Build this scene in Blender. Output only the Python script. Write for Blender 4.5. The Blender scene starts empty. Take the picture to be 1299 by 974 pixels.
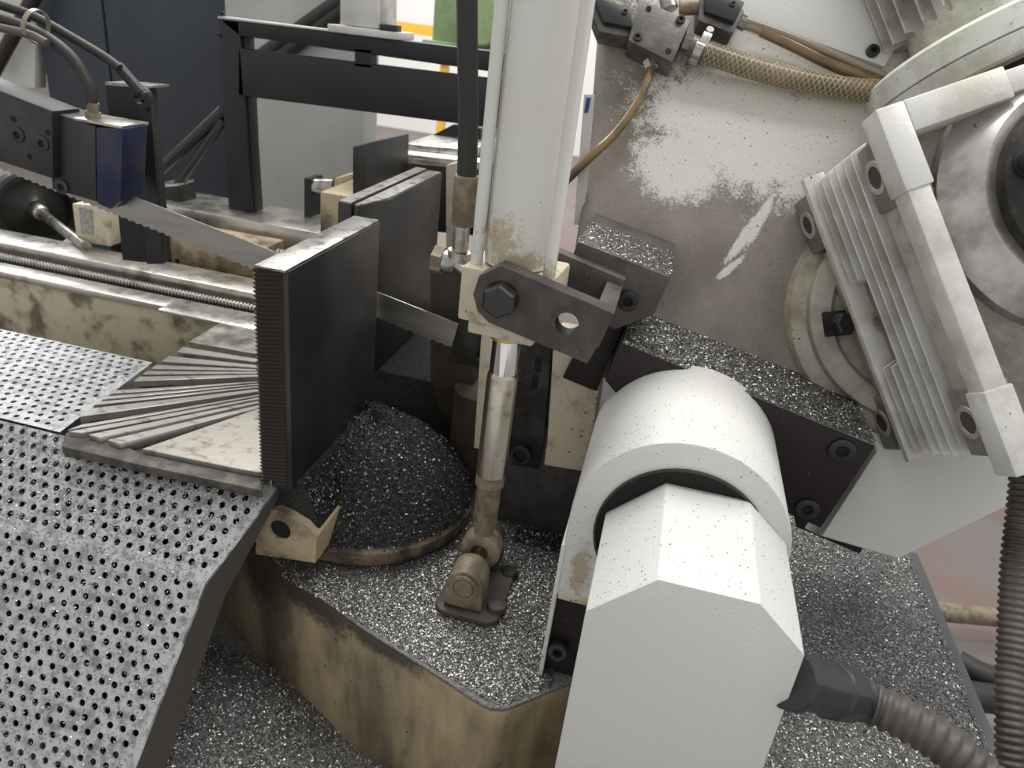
import bpy, bmesh, math, random
import numpy as np
from mathutils import Vector, Matrix
random.seed(7); rng = np.random.default_rng(7)
scn = bpy.context.scene
COL = scn.collection

# ------------------------------------------------------------------ camera
FPX, CX, CY = 940.0, 649.5, 487.0
PITCH, ROLL, YAW = math.radians(26), math.radians(7.3), math.radians(10)
Fh = np.array([-math.sin(YAW), math.cos(YAW), 0.0]); ZZ = np.array([0, 0, 1.0])
R0 = np.array([math.cos(YAW), math.sin(YAW), 0.0])
FW = Fh*math.cos(PITCH) - ZZ*math.sin(PITCH); U0 = Fh*math.sin(PITCH) + ZZ*math.cos(PITCH)
RT = R0*math.cos(ROLL) + U0*math.sin(ROLL); UP = -R0*math.sin(ROLL) + U0*math.cos(ROLL)
CAM = np.array([0, 0, 1.5])
cd = bpy.data.cameras.new('camera'); cam = bpy.data.objects.new('camera', cd); COL.objects.link(cam)
cd.sensor_width = 36; cd.lens = 36*FPX/1299; cd.clip_start = 0.02; cd.clip_end = 100
cam.matrix_world = Matrix(((RT[0], UP[0], -FW[0], CAM[0]), (RT[1], UP[1], -FW[1], CAM[1]),
                           (RT[2], UP[2], -FW[2], CAM[2]), (0, 0, 0, 1)))
cd.dof.use_dof = True; cd.dof.focus_distance = 0.86; cd.dof.aperture_fstop = 8
scn.camera = cam
# ------------------------------------------------------------------ light
wd = bpy.data.worlds.new('World'); scn.world = wd; wd.use_nodes = True
wd.node_tree.nodes['Background'].inputs[0].default_value = (1.0, 1.0, 0.99, 1)
wd.node_tree.nodes['Background'].inputs[1].default_value = 0.53
def area(name, loc, target, sx, sy, e, col=(1, 1, 1)):
    l = bpy.data.lights.new(name, 'AREA'); l.shape = 'RECTANGLE'; l.size = sx; l.size_y = sy; l.energy = e; l.color = col
    o = bpy.data.objects.new(name, l); COL.objects.link(o); o.location = loc
    o.rotation_euler = (Vector(target)-Vector(loc)).to_track_quat('-Z', 'Y').to_euler(); return o
area('ceiling_light_panel', (-1.4, 2.4, 4.2), (-.2, .9, .9), 2.4, 2.4, 100, (1, .98, .94))
area('ceiling_light_strip', (1.2, 1.0, 4.0), (.2, .8, 1), .5, 3.0, 46, (1, .98, .95))
area('window_daylight', (-4.5, 5.0, 2.6), (0, .8, 1), 3.0, 2.0, 75, (.92, .96, 1))
area('rear_fill_light', (-2.5, 6.5, 4.6), (-2.5, 7.5, 0), 4, 2, 260)  # unseen fill added to brighten the back wall
scn.view_settings.view_transform = 'Standard'; scn.view_settings.look = 'None'
scn.view_settings.gamma = 1; scn.view_settings.use_curve_mapping = False
scn.view_settings.exposure = 0.35

# ------------------------------------------------------------------ helpers
A = np.array
def unit(v): v = np.asarray(v, float); return v/np.linalg.norm(v)
def ray(x, y): return FW + RT*((x-CX)/FPX) - UP*((y-CY)/FPX)
def atd(x, y, d): return CAM + ray(x, y)*d
def atX(x, y, X): r = ray(x, y); return CAM + r*((X-CAM[0])/r[0])
def atY(x, y, Y): r = ray(x, y); return CAM + r*((Y-CAM[1])/r[1])
def atZ(x, y, Z): r = ray(x, y); return CAM + r*((Z-CAM[2])/r[2])
def atP(x, y, o, n): r = ray(x, y); return CAM + r*(((A(o)-CAM)@n)/(r@n))
# axes of the tilted saw bow: BX along the blade to the right, BQ its upright in the blade plane, BN/BZ the inclined casting face
bl = math.atan2(.2, .98); th = math.radians(29)
BX = A([math.cos(bl), 0, -math.sin(bl)]); BQ = A([math.sin(bl), 0, math.cos(bl)]); YY = A([0, 1.0, 0])
BN = -YY*math.cos(th) + BQ*math.sin(th); BZ = YY*math.sin(th) + BQ*math.cos(th)
BO = atd(1003, 300, 1.0)
def bow(x, y, off=0.0): return atP(x, y, BO + BN*off, BN)

WL = {}            # world location of every object used as a parent
def empty(name, loc):
    o = bpy.data.objects.new(name, None); COL.objects.link(o); o.location = loc; o.empty_display_size = .02
    WL[o] = A(loc, float); return o
def tag(o, label, cat, group=None, kind=None):
    o['label'] = label; o['category'] = cat
    if group: o['group'] = group
    if kind: o['kind'] = kind
    return o
def thing(name, label, cat, loc, group=None): return tag(empty(name, loc), label, cat, group)

def recalc(bm): bmesh.ops.recalc_face_normals(bm, faces=bm.faces[:])
def mk(name, shapes, mat, parent=None, bevel=0.0, seg=2, ang=35, noRecalc=False):
    if isinstance(shapes, tuple): shapes = [shapes]
    V, Fc = [], []
    for v, f in shapes:
        k = len(V); V.extend([tuple(p) for p in v]); Fc.extend([[i+k for i in q] for q in f])
    Va = A(V, float)
    if parent is not None: loc = WL[parent]
    else: loc = A([(Va[:, 0].min()+Va[:, 0].max())/2, (Va[:, 1].min()+Va[:, 1].max())/2, Va[:, 2].min()])
    me = bpy.data.meshes.new(name); me.from_pydata([tuple(p) for p in (Va-loc)], [], Fc)
    bm = bmesh.new(); bm.from_mesh(me)
    if not noRecalc: recalc(bm)
    if bevel > 0:
        bm.normal_update()
        es = [e for e in bm.edges if len(e.link_faces) == 2 and e.calc_face_angle(0) > math.radians(28)]
        if es: bmesh.ops.bevel(bm, geom=es, offset=bevel, segments=seg, affect='EDGES', profile=.5, clamp_overlap=True)
    bm.to_mesh(me); bm.free()
    me.polygons.foreach_set('use_smooth', [True]*len(me.polygons)); me.set_sharp_from_angle(angle=math.radians(ang))
    me.materials.append(mat)
    o = bpy.data.objects.new(name, me); COL.objects.link(o)
    if parent is not None: o.parent = parent; WL[o] = WL[parent]
    else: o.location = loc; WL[o] = loc
    return o
def prism(poly, ext):
    poly = [A(p, float) for p in poly]; ext = A(ext, float); n = len(poly)
    v = poly + [p+ext for p in poly]
    f = [list(range(n))[::-1], list(range(n, 2*n))] + [[i, (i+1) % n, (i+1) % n+n, i+n] for i in range(n)]
    return v, f
def obox(c, ax, ay, az):           # centre and three half vectors
    c, ax, ay, az = (A(q, float) for q in (c, ax, ay, az))
    v = [c+sx*ax+sy*ay+sz*az for sz in (-1, 1) for sy in (-1, 1) for sx in (-1, 1)]
    return v, [[0, 1, 3, 2], [4, 6, 7, 5], [0, 4, 5, 1], [2, 3, 7, 6], [0, 2, 6, 4], [1, 5, 7, 3]]
def box(x0, x1, y0, y1, z0, z1):
    return obox([(x0+x1)/2, (y0+y1)/2, (z0+z1)/2], [(x1-x0)/2, 0, 0], [0, (y1-y0)/2, 0], [0, 0, (z1-z0)/2])
def frame_of(ax):
    ax = unit(ax); h = A([0, 0, 1.0]) if abs(ax[2]) < .9 else A([1.0, 0, 0])
    u = unit(np.cross(h, ax)); return ax, u, np.cross(ax, u)
def lathe(o, axis, prof, n=24, phase=0.0, closed=False):   # prof: (t, r) along axis
    o = A(o, float); ax, u, w = frame_of(axis); v, f = [], []
    for t, r in prof:
        for k in range(n):
            a = phase+2*math.pi*k/n; v.append(o+ax*t+(u*math.cos(a)+w*math.sin(a))*max(r, 1e-5))
    m = len(prof)
    rows = range(m if closed else m-1)
    for i in rows:
        j = (i+1) % m
        for k in range(n): f.append([i*n+k, i*n+(k+1) % n, j*n+(k+1) % n, j*n+k])
    if not closed: f.append(list(range(n))[::-1]); f.append([(m-1)*n+k for k in range(n)])
    return v, f
def cyl(p0, p1, r, n=24, r1=None, ch=0.0):
    p0, p1 = A(p0, float), A(p1, float); L = np.linalg.norm(p1-p0); r1 = r if r1 is None else r1
    pr = [(0, r), (L, r1)] if ch <= 0 else [(0, r-ch), (ch, r), (L-ch, r1), (L, r1-ch)]
    return lathe(p0, p1-p0, pr, n)
def spline(pts, n=60):
    P = [A(p, float) for p in pts]; P = [2*P[0]-P[1]]+P+[2*P[-1]-P[-2]]; out = []; m = len(P)-3
    for i in range(m):
        for k in range(n):
            t = k/n; a, b, c, d = P[i:i+4]
            out.append(.5*((2*b)+(-a+c)*t+(2*a-5*b+4*c-d)*t*t+(-a+3*b-3*c+d)*t**3))
    out.append(P[-2]); return out
def resample(pts, step):
    P = A(pts); s = np.r_[0, np.cumsum(np.linalg.norm(np.diff(P, axis=0), axis=1))]
    t = np.arange(0, s[-1], step); return np.stack([np.interp(t, s, P[:, k]) for k in range(3)], 1), s[-1]
def sweep(pts, rfun, n=14):
    P = A(pts); m = len(P); T = np.gradient(P, axis=0); T /= np.linalg.norm(T, axis=1)[:, None]
    u = frame_of(T[0])[1]; v, f = [], []
    for i in range(m):
        u = unit(u-T[i]*(u@T[i])); w = np.cross(T[i], u); r = rfun(i) if callable(rfun) else rfun
        for k in range(n):
            a = 2*math.pi*k/n; v.append(P[i]+(u*math.cos(a)+w*math.sin(a))*r)
    for i in range(m-1):
        for k in range(n): f.append([i*n+k, i*n+(k+1) % n, (i+1)*n+(k+1) % n, (i+1)*n+k])
    f.append(list(range(n))[::-1]); f.append([(m-1)*n+k for k in range(n)])
    return v, f
def hose(pts, r, step=.004, n=14): P, _ = resample(spline(pts), step); return sweep(P, r, n)
def ribbed(pts, r, pitch, depth, n=16):
    P, L = resample(spline(pts), pitch/6); pr = [1, 1, .6, 0, 0, .6]
    return sweep(P, lambda i: r-depth*(1-pr[i % 6]), n)
def hexp(o, axis, r, h, ch=.0):
    return lathe(o, axis, [(0, r), (h-ch, r), (h, r-ch)], 6, math.pi/6)
def socket_screw(o, axis, r, h, parent, mat, name='socket_screw'):      # cap head with a hexagon recess
    o = A(o, float); ax = unit(axis)
    s = mk(name, lathe(o, axis, [(-.002, r), (h*.85, r), (h, r*.9), (h, r*.5), (h*.3, r*.5), (h*.3, r*.9)], 24, closed=True), mat, parent)
    mk('hex_socket', lathe(o+ax*h*.32, axis, [(0, r*.55), (h*.5, r*.53), (h*.5, r*.42), (h*.1, r*.42), (h*.1, .0001)], 6), MT['shade_black'], s if parent['category'] or 1 else parent, ang=20)  # socket coloured black so the recess looks shaded
    return s
def hole(o, axis, r, parent, mat=None, name='bolt_hole', depth=.004):   # flat black disc with a fine rim, painting the shade inside a hole
    return mk(name, lathe(o, axis, [(-.001, r*1.08), (.0004, r*1.05), (.0004, r), (.0002, r*.95), (.0002, .00001)], 20), mat or MT['shade_black'], parent)

def plate_with_hole(poly, c, r, ext, n=24):
    poly = [A(p, float) for p in poly]; c = A(c, float); ext = A(ext, float); u = unit(poly[1]-poly[0]); nn = unit(ext); w = np.cross(nn, u); u = np.cross(w, nn)
    ring = [c+(u*math.cos(2*math.pi*k/n)+w*math.sin(2*math.pi*k/n))*r for k in range(n)]
    V = []; Fc = []; out = []
    for k in range(n):          # radial hits on the outline
        d = ring[k]-c; best = None
        for i in range(len(poly)):
            a, b = poly[i]-c, poly[(i+1) % len(poly)]-c
            Mx = A([[d@u, -(b-a)@u], [d@w, -(b-a)@w]])
            if abs(np.linalg.det(Mx)) < 1e-12: continue
            s, t = np.linalg.solve(Mx, A([a@u, a@w]))
            if s > 0 and -1e-6 <= t <= 1+1e-6 and (best is None or s < best): best = s
        out.append(c+d*best)
    # insert true corners by snapping the nearest hit to them
    for p in poly:
        k = min(range(n), key=lambda i: np.linalg.norm(unit(out[i]-c)-unit(p-c))); out[k] = p
    V = ring+out+[p+ext for p in ring]+[p+ext for p in out]
    for k in range(n):
        k1 = (k+1) % n
        Fc += [[k, k1, n+k1, n+k], [2*n+k, 3*n+k, 3*n+k1, 2*n+k1], [k, 2*n+k, 2*n+k1, k1], [n+k, n+k1, 3*n+k1, 3*n+k]]
    return V, Fc
# ------------------------------------------------------------------ materials
MT = {}
def M(name, col, rough=.5, metal=0.0, col2=None, nscale=20, nlo=.4, nhi=.65, ndet=6, specks=(), bump=None, blobs=None, blobcol=None,
      blobn=(25, .5), blobw=(-.12, .16), stretch=None, island=None, rvar=0.0, coat=0.0, alpha=None, trans=0.0):
    m = bpy.data.materials.new(name); m.use_nodes = True; nt = m.node_tree; N = nt.nodes; L = nt.links
    b = N['Principled BSDF']; pos = N.new('ShaderNodeNewGeometry')
    def rgb(c): return (c[0], c[1], c[2], 1)
    def mixc(fac, a, c):
        x = N.new('ShaderNodeMix'); x.data_type = 'RGBA'
        L.new(fac, x.inputs[0])
        (L.new(a, x.inputs[6]) if not isinstance(a, tuple) else setattr(x.inputs[6], 'default_value', rgb(a)))
        (L.new(c, x.inputs[7]) if not isinstance(c, tuple) else setattr(x.inputs[7], 'default_value', rgb(c)))
        return x.outputs[2]
    def math_(op, a, c=None, clamp=False):
        x = N.new('ShaderNodeMath'); x.operation = op; x.use_clamp = clamp
        for i, q in enumerate((a, c)):
            if q is None: continue
            (L.new(q, x.inputs[i]) if not isinstance(q, (int, float)) else setattr(x.inputs[i], 'default_value', q))
        return x.outputs[0]
    def ss(v, lo, hi):
        x = N.new('ShaderNodeMapRange'); x.interpolation_type = 'SMOOTHSTEP'; L.new(v, x.inputs[0])
        x.inputs[1].default_value = lo; x.inputs[2].default_value = hi; return x.outputs[0]
    P = pos.outputs['Position']
    def noise(s, det=6, st=None, rough_=.6):
        n = N.new('ShaderNodeTexNoise'); n.inputs['Scale'].default_value = s; n.inputs['Detail'].default_value = det; n.inputs['Roughness'].default_value = rough_
        src = P
        if st is not None:
            mp = N.new('ShaderNodeMapping'); L.new(P, mp.inputs[0]); mp.inputs['Scale'].default_value = st; src = mp.outputs[0]
        L.new(src, n.inputs['Vector']); return n.outputs[0]
    cur = col
    if island:
        r = N.new('ShaderNodeValToRGB'); L.new(pos.outputs['Random Per Island'], r.inputs[0])
        r.color_ramp.elements[0].color = rgb(island[0]); r.color_ramp.elements[1].color = rgb(island[1]); cur = r.outputs[0]
    if col2 is not None: cur = mixc(ss(noise(nscale, ndet, stretch), nlo, nhi), cur, col2)
    if blobs:      # stains with their own outline: (centre, (rx, ry, rz), euler)
        best = None
        for c, rr, eu in blobs:
            mp = N.new('ShaderNodeMapping'); mp.vector_type = 'TEXTURE'; L.new(P, mp.inputs[0])
            mp.inputs['Location'].default_value = tuple(c); mp.inputs['Rotation'].default_value = tuple(eu); mp.inputs['Scale'].default_value = tuple(rr)
            ln = N.new('ShaderNodeVectorMath'); ln.operation = 'LENGTH'; L.new(mp.outputs[0], ln.inputs[0])
            k = math_('SUBTRACT', 1.0, ln.outputs['Value'])
            best = k if best is None else math_('MAXIMUM', best, k)
        nn = math_('MULTIPLY', math_('SUBTRACT', noise(blobn[0], 8, None, .7), .5), blobn[1]*2.5)
        n2 = math_('MULTIPLY', math_('SUBTRACT', noise(blobn[0]*7, 3, None, .6), .5), blobn[1]*1.6)
        cur = mixc(ss(math_('ADD', math_('ADD', best, nn), n2), *blobw), cur, blobcol)
    for sc, sscale, thr, keep in specks:
        vo = N.new('ShaderNodeTexVoronoi'); vo.inputs['Scale'].default_value = sscale
        nv = N.new('ShaderNodeTexNoise'); nv.inputs['Scale'].default_value = sscale*1.3; nv.inputs['Detail'].default_value = 2; L.new(P, nv.inputs['Vector'])
        sv = N.new('ShaderNodeVectorMath'); sv.operation = 'SCALE'; L.new(nv.outputs['Color'], sv.inputs[0]); sv.inputs['Scale'].default_value = 1.1/sscale
        av = N.new('ShaderNodeVectorMath'); av.operation = 'ADD'; L.new(P, av.inputs[0]); L.new(sv.outputs[0], av.inputs[1]); L.new(av.outputs[0], vo.inputs['Vector'])
        sp = N.new('ShaderNodeSeparateColor'); L.new(vo.outputs['Color'], sp.inputs[0])
        d = math_('LESS_THAN', vo.outputs['Distance'], math_('MULTIPLY', sp.outputs[1], thr))
        cur = mixc(math_('MULTIPLY', d, math_('GREATER_THAN', sp.outputs[0], 1-keep)), cur, sc)
    if isinstance(cur, tuple): b.inputs['Base Color'].default_value = rgb(cur)
    else: L.new(cur, b.inputs['Base Color'])
    b.inputs['Metallic'].default_value = metal; b.inputs['Roughness'].default_value = rough
    if rvar:
        mr = N.new('ShaderNodeMapRange'); L.new(noise(nscale*1.7, 5, stretch), mr.inputs[0]); mr.inputs[1].default_value = .3; mr.inputs[2].default_value = .7
        mr.inputs[3].default_value = max(.04, rough-rvar); mr.inputs[4].default_value = rough+rvar; L.new(mr.outputs[0], b.inputs['Roughness'])
    if coat: b.inputs['Coat Weight'].default_value = coat; b.inputs['Coat Roughness'].default_value = .15
    if trans: b.inputs['Transmission Weight'].default_value = trans; b.inputs['IOR'].default_value = 1.3
    if bump:
        bp = N.new('ShaderNodeBump'); bp.inputs['Strength'].default_value = bump[2] if len(bump) > 2 else .5; bp.inputs['Distance'].default_value = bump[1]
        L.new(noise(bump[0], 4, stretch), bp.inputs['Height']); L.new(bp.outputs[0], b.inputs['Normal'])
    MT[name] = m; return m
CHIP = (.03, .028, .027)
M('arm_rim', (.42, .38, .30), .5, 0, col2=(.22, .19, .15), nscale=18, specks=((CHIP, 200, .25, .3),))
M('flange_cast', (.40, .375, .325), .5, .2, col2=(.27, .245, .21), nscale=20, specks=((CHIP, 150, .14, .25),))
M('shade_black', (.006, .006, .006), .8)  # black painted in for the shade inside holes, slots and under the tray
M('white_paint', (.69, .69, .665), .42, specks=((CHIP, 300, .26, .42), ((.25, .2, .15), 120, .12, .3)), bump=(260, .0012, .5), blobcol=(.46, .39, .27), blobn=(80, 1.0), blobw=(-.2, .6),
  blobs=[(atY(736, 725, .65), (.012, .03, .040), (0, 0, 0)), (atY(722, 770, .65), (.02, .03, .018), (0, 0, 0))])
M('white_clean', (.71, .71, .685), .4, specks=((CHIP, 120, .09, .12),), bump=(260, .0012, .5))
M('cyl_white', (.72, .72, .67), .32, specks=((CHIP, 60, .08, .4),), col2=(.70, .69, .62), nscale=9, coat=.15, blobcol=(.50, .42, .29), blobn=(110, 1.3), blobw=(-.05, .5), blobs=[((-.165, .745, 1.292), (.026, .03, .028), (0, 0, 0)), ((-.14, .745, 1.272), (.05, .03, .012), (0, 0, 0))])
M('cream_paint', (.60, .53, .40), .5, col2=(.30, .23, .14), nscale=30, nlo=.5, nhi=.75, specks=((CHIP, 160, .25, .35),))
M('rim_cream', (.25, .19, .115), .55, col2=(.04, .033, .026), nscale=22, nlo=.38, nhi=.6, specks=((CHIP, 200, .4, .6), ((.4, .4, .39), 260, .25, .3)))
M('casting_dark', (.06, .046, .03), .6, col2=(.03, .026, .02), nscale=14)
M('casting_cream', (.47, .38, .24), .5, col2=(.12, .09, .055), nscale=11, nlo=.45, nhi=.68, specks=((CHIP, 140, .22, .3),), bump=(120, .002, .4))
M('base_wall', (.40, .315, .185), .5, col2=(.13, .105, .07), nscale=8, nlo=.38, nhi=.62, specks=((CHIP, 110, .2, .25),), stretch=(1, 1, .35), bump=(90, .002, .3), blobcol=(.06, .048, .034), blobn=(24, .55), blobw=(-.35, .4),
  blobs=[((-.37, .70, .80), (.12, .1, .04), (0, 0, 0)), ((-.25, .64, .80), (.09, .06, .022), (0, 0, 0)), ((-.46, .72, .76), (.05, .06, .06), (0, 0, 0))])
M('bed_casting', (.60, .53, .37), .5, col2=(.15, .125, .08), nscale=18, nlo=.45, nhi=.68, ndet=10)
M('chip_bed', (.19, .185, .18), .62, .35, col2=(.33, .325, .32), nscale=260, nlo=.4, nhi=.62, bump=(330, .004, 1.0))
M('chip_dark', (.010, .015, .015), .65, .3, col2=(.045, .043, .042), nscale=240, nlo=.4, nhi=.62, bump=(300, .004, 1.0))
M('chip_flake', (.2, .2, .2), .36, .9, island=((.20, .195, .19), (.48, .47, .46)))
M('chip_flake_dark', (.2, .2, .2), .34, .9, island=((.015, .015, .015), (.20, .19, .185)))
M('jaw_steel', (.055, .053, .052), .44, .7, col2=(.082, .079, .077), nscale=7, rvar=.06)
M('jaw_top', (.40, .39, .37), .35, .9, col2=(.10, .095, .09), nscale=55, nlo=.45, nhi=.7, bump=(150, .001, .5))
M('serration', (.10, .085, .078), .45, .7)
M('steel', (.50, .49, .47), .30, .95, col2=(.30, .28, .25), nscale=30, nlo=.45, nhi=.7, rvar=.08)
M('rail_steel', (.55, .53, .49), .30, .85, col2=(.26, .22, .17), nscale=15, nlo=.5, nhi=.72, rvar=.1, bump=(70, .001, .3))
M('slat_steel', (.43, .41, .38), .36, .7, col2=(.16, .14, .12), nscale=70, nlo=.52, nhi=.74, stretch=(.4, 1, 1))
M('worn_plate', (.42, .40, .355), .36, .6, col2=(.24, .20, .15), nscale=60, nlo=.5, nhi=.72, bump=(110, .0008, .3))
M('table_side', (.05, .046, .04), .6, .2, col2=(.12, .11, .09), nscale=40)
M('tray_steel', (.50, .50, .505), .34, .5, col2=(.24, .24, .245), nscale=70, nlo=.42, nhi=.68, rvar=.12, bump=(140, .002, .7))
M('tray_edge', (.085, .078, .072), .5, .4)
M('chrome', (.86, .86, .86), .06, 1.0)
M('rod_steel', (.60, .56, .48), .24, .95, col2=(.36, .30, .20), nscale=40, nlo=.5, nhi=.75, specks=(((.10, .06, .03), 190, .2, .3),))
M('oily_brass', (.27, .225, .155), .5, .25, col2=(.15, .12, .085), nscale=45)
M('brass', (.60, .42, .16), .3, .9)
M('dusty_iron', (.105, .09, .085), .6, .35, col2=(.07, .06, .056), nscale=30, specks=(((.5, .49, .48), 300, .2, .12),), bump=(220, .001, .4))
M('dark_iron', (.02, .019, .018), .5, .5, col2=(.05, .045, .04), nscale=35, specks=(((.3, .3, .3), 260, .16, .12),))
M('black_block', (.022, .017, .016), .5, .3, specks=(((.10, .09, .085), 150, .18, .3),))
M('bolt_dark', (.06, .058, .058), .4, .7)
M('bolt_steel', (.22, .21, .2), .35, .85)
M('rubber', (.024, .023, .022), .55, specks=(((.25, .25, .25), 230, .14, .12),))
M('conduit', (.095, .085, .078), .5, 0, col2=(.05, .045, .042), nscale=14, specks=(((.3, .28, .26), 230, .14, .15),))
M('conduit_black', (.03, .028, .027), .45, 0, col2=(.12, .10, .088), nscale=7, nlo=.35, nhi=.6)
M('plastic_black', (.02, .02, .022), .38)
M('plastic_gland', (.03, .03, .033), .45, specks=(((.3, .3, .3), 240, .12, .12),))
M('aluminium_mid', (.50, .475, .425), .42, .3, col2=(.34, .31, .265), nscale=26, specks=(((.08, .06, .04), 160, .16, .25),), bump=(200, .001, .3))
M('aluminium', (.29, .265, .23), .45, .4, col2=(.19, .17, .145), nscale=30, specks=(((.06, .05, .04), 120, .16, .2),), bump=(200, .001, .3))
M('aluminium_light', (.68, .675, .64), .42, .15, col2=(.50, .475, .42), nscale=14, specks=(((.12, .1, .08), 110, .14, .2),), bump=(200, .001, .3))
M('motor_paint', (.66, .67, .61), .42, 0, col2=(.50, .50, .42), nscale=25, specks=(((.14, .12, .08), 190, .2, .4),))
M('motor_shine', (.55, .53, .51), .28, .8, col2=(.32, .29, .27), nscale=18, bump=(40, .002, .3))
M('amber_tube', (.20, .125, .045), .2, 0, col2=(.10, .065, .03), nscale=22, coat=.6, specks=(((.8, .7, .5), 120, .12, .1),))
M('clear_tube', (.26, .22, .16), .18, 0, coat=.6)
M('braid_thread', (.46, .38, .24), .4)
M('braid', (.13, .10, .06), .35, 0, coat=.3, specks=(((.12, .09, .05), 420, .45, .8),), col2=(.22, .18, .12), nscale=16)
M('manifold', (.13, .122, .118), .45, .6, col2=(.20, .19, .185), nscale=40, bump=(250, .001, .3))
M('black_paint', (.012, .013, .015), .5, 0, specks=(((.2, .2, .2), 150, .1, .1),))
M('black_frame', (.010, .011, .013), .5, 0, specks=(((.3, .3, .3), 120, .08, .1),))
M('blue_guide', (.010, .018, .065), .38, .2, col2=(.03, .03, .05), nscale=30)
M('blade_steel', (.34, .32, .30), .32, .9, stretch=(.3, 1, 3), col2=(.27, .255, .235), nscale=14, rvar=.08)
M('navy_panel', (.026, .033, .046), .5, 0, col2=(.033, .041, .055), nscale=4)
M('grey_panel', (.40, .41, .40), .5, 0, col2=(.33, .335, .325), nscale=3)
M('light_panel', (.60, .60, .57), .5, 0, col2=(.50, .49, .45), nscale=9)
M('dark_wall_paint', (.05, .045, .043), .6, .2, col2=(.075, .068, .065), nscale=60, bump=(260, .002, .5))
M('green_paint', (.27, .37, .19), .5, 0, col2=(.20, .28, .14), nscale=9)
M('yellow_paint', (.80, .45, .05), .5)
M('orange_paint', (.70, .30, .16), .6)
M('wheel_black', (.018, .018, .018), .35)
M('label_grey', (.40, .39, .36), .6, col2=(.25, .24, .22), nscale=160)
M('label_blue', (.02, .06, .22), .4)
M('sticker', (.62, .58, .56), .5)
M('floor_paint', (.165, .143, .135), .5, 0, col2=(.17, .12, .103), nscale=2.2, nlo=.45, nhi=.6, specks=(((.16, .13, .12), 30, .1, .3),))
M('wall_paint', (.80, .79, .76), .6)
M('plinth_steel', (.14, .14, .145), .45, .5)
eu = Matrix((tuple(A([BX[0], BZ[0], BN[0]])), tuple(A([BX[1], BZ[1], BN[1]])), tuple(A([BX[2], BZ[2], BN[2]])))).to_euler()
def bb(x, y, rx, ry, rot=0.0):
    m = eu.to_matrix() @ Matrix.Rotation(rot, 3, 'Z'); return (bow(x, y), (rx, ry, .2), m.to_euler())
M('arm_paint', (.17, .147, .125), .55, 0, col2=(.29, .26, .222), nscale=7, nlo=.35, nhi=.75,
  blobs=[bb(950, 165, .155, .085), bb(1060, 180, .10, .10), bb(1010, 60, .22, .06), bb(860, 210, .06, .05), bb(966, 275, .007, .045, -.1), bb(945, 300, .007, .045, -.25), bb(926, 340, .005, .024, -.5)], blobcol=(.66, .64, .575), blobn=(45, .6), blobw=(-.22, .24),
  specks=((CHIP, 330, .26, .4), ((.12, .10, .085), 150, .20, .35)), bump=(230, .001, .4))

# ------------------------------------------------------------------ setting
def struct(o): o['kind'] = 'structure'; return o
struct(mk('floor', box(-9, 7, -1.5, 10, -.1, 0), MT['floor_paint']))
struct(mk('wall_back', box(-9, 7, 10, 10.2, -.1, 6), MT['wall_paint']))
struct(mk('wall_left', box(-9.2, -9, -1.5, 10, -.1, 6), MT['wall_paint']))

# ------------------------------------------------------------------ base casting
TZ, BZ0 = .956, .80
base = thing('machine_base', 'cream cast iron machine base with chip covered top and rusty front wall', 'machine base', (0, .9, 0))
fp = [atZ(x, y, BZ0) for x, y in ((270, 640), (318, 688), (345, 711), (372, 735), (400, 757), (460, 801), (540, 851), (600, 891), (622, 903), (640, 904), (660, 897), (700, 880))]
fp = [(p[0], p[1], BZ0) for p in fp] + [(.012, .66, BZ0), (.022, .30, BZ0), (.5, .30, BZ0), (.5, 1.10, BZ0), (.3, 1.5, BZ0), (-.62, 1.5, BZ0), (-.62, .95, BZ0)]
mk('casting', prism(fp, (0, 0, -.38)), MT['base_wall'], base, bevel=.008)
def inset_top(poly, dz, s):
    c = A(poly).mean(0); return [(c[0]+(p[0]-c[0])*s, c[1]+(p[1]-c[1])*s, p[2]+dz) for p in A(poly)]
mk('chip_layer', prism(inset_top(fp, .0, .985), (0, 0, .003)), MT['chip_bed'], base)
mk('plinth', box(-.75, .5, .35, 1.5, 0, .44), MT['plinth_steel'], base, bevel=.01)
mk('inner_wall', prism([(-.175, .93, .80), (.10, .93, .80), (.10, .93, .99), (-.12, .93, .98), (-.175, .93, .94)], (0, .3, 0)), MT['dark_wall_paint'], base, bevel=.004)
mk('rear_bed', box(-.61, -.20, 1.07, 1.42, .80, TZ-.012), MT['chip_dark'], base, bevel=.004)
mk('rear_column', lathe((-.235, 1.04, .803), (0, 0, 1), [(0, .05), (.02, .04), (.16, .04)], 28), MT['casting_dark'], base)
mk('side_plate', box(.484, .503, .30, 1.10, .70, .8045), MT['plinth_steel'], base, bevel=.001)
mk('drain_slot', box(-.125, -.01, .885, .929, .8005, .8045), MT['shade_black'], base)

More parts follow.
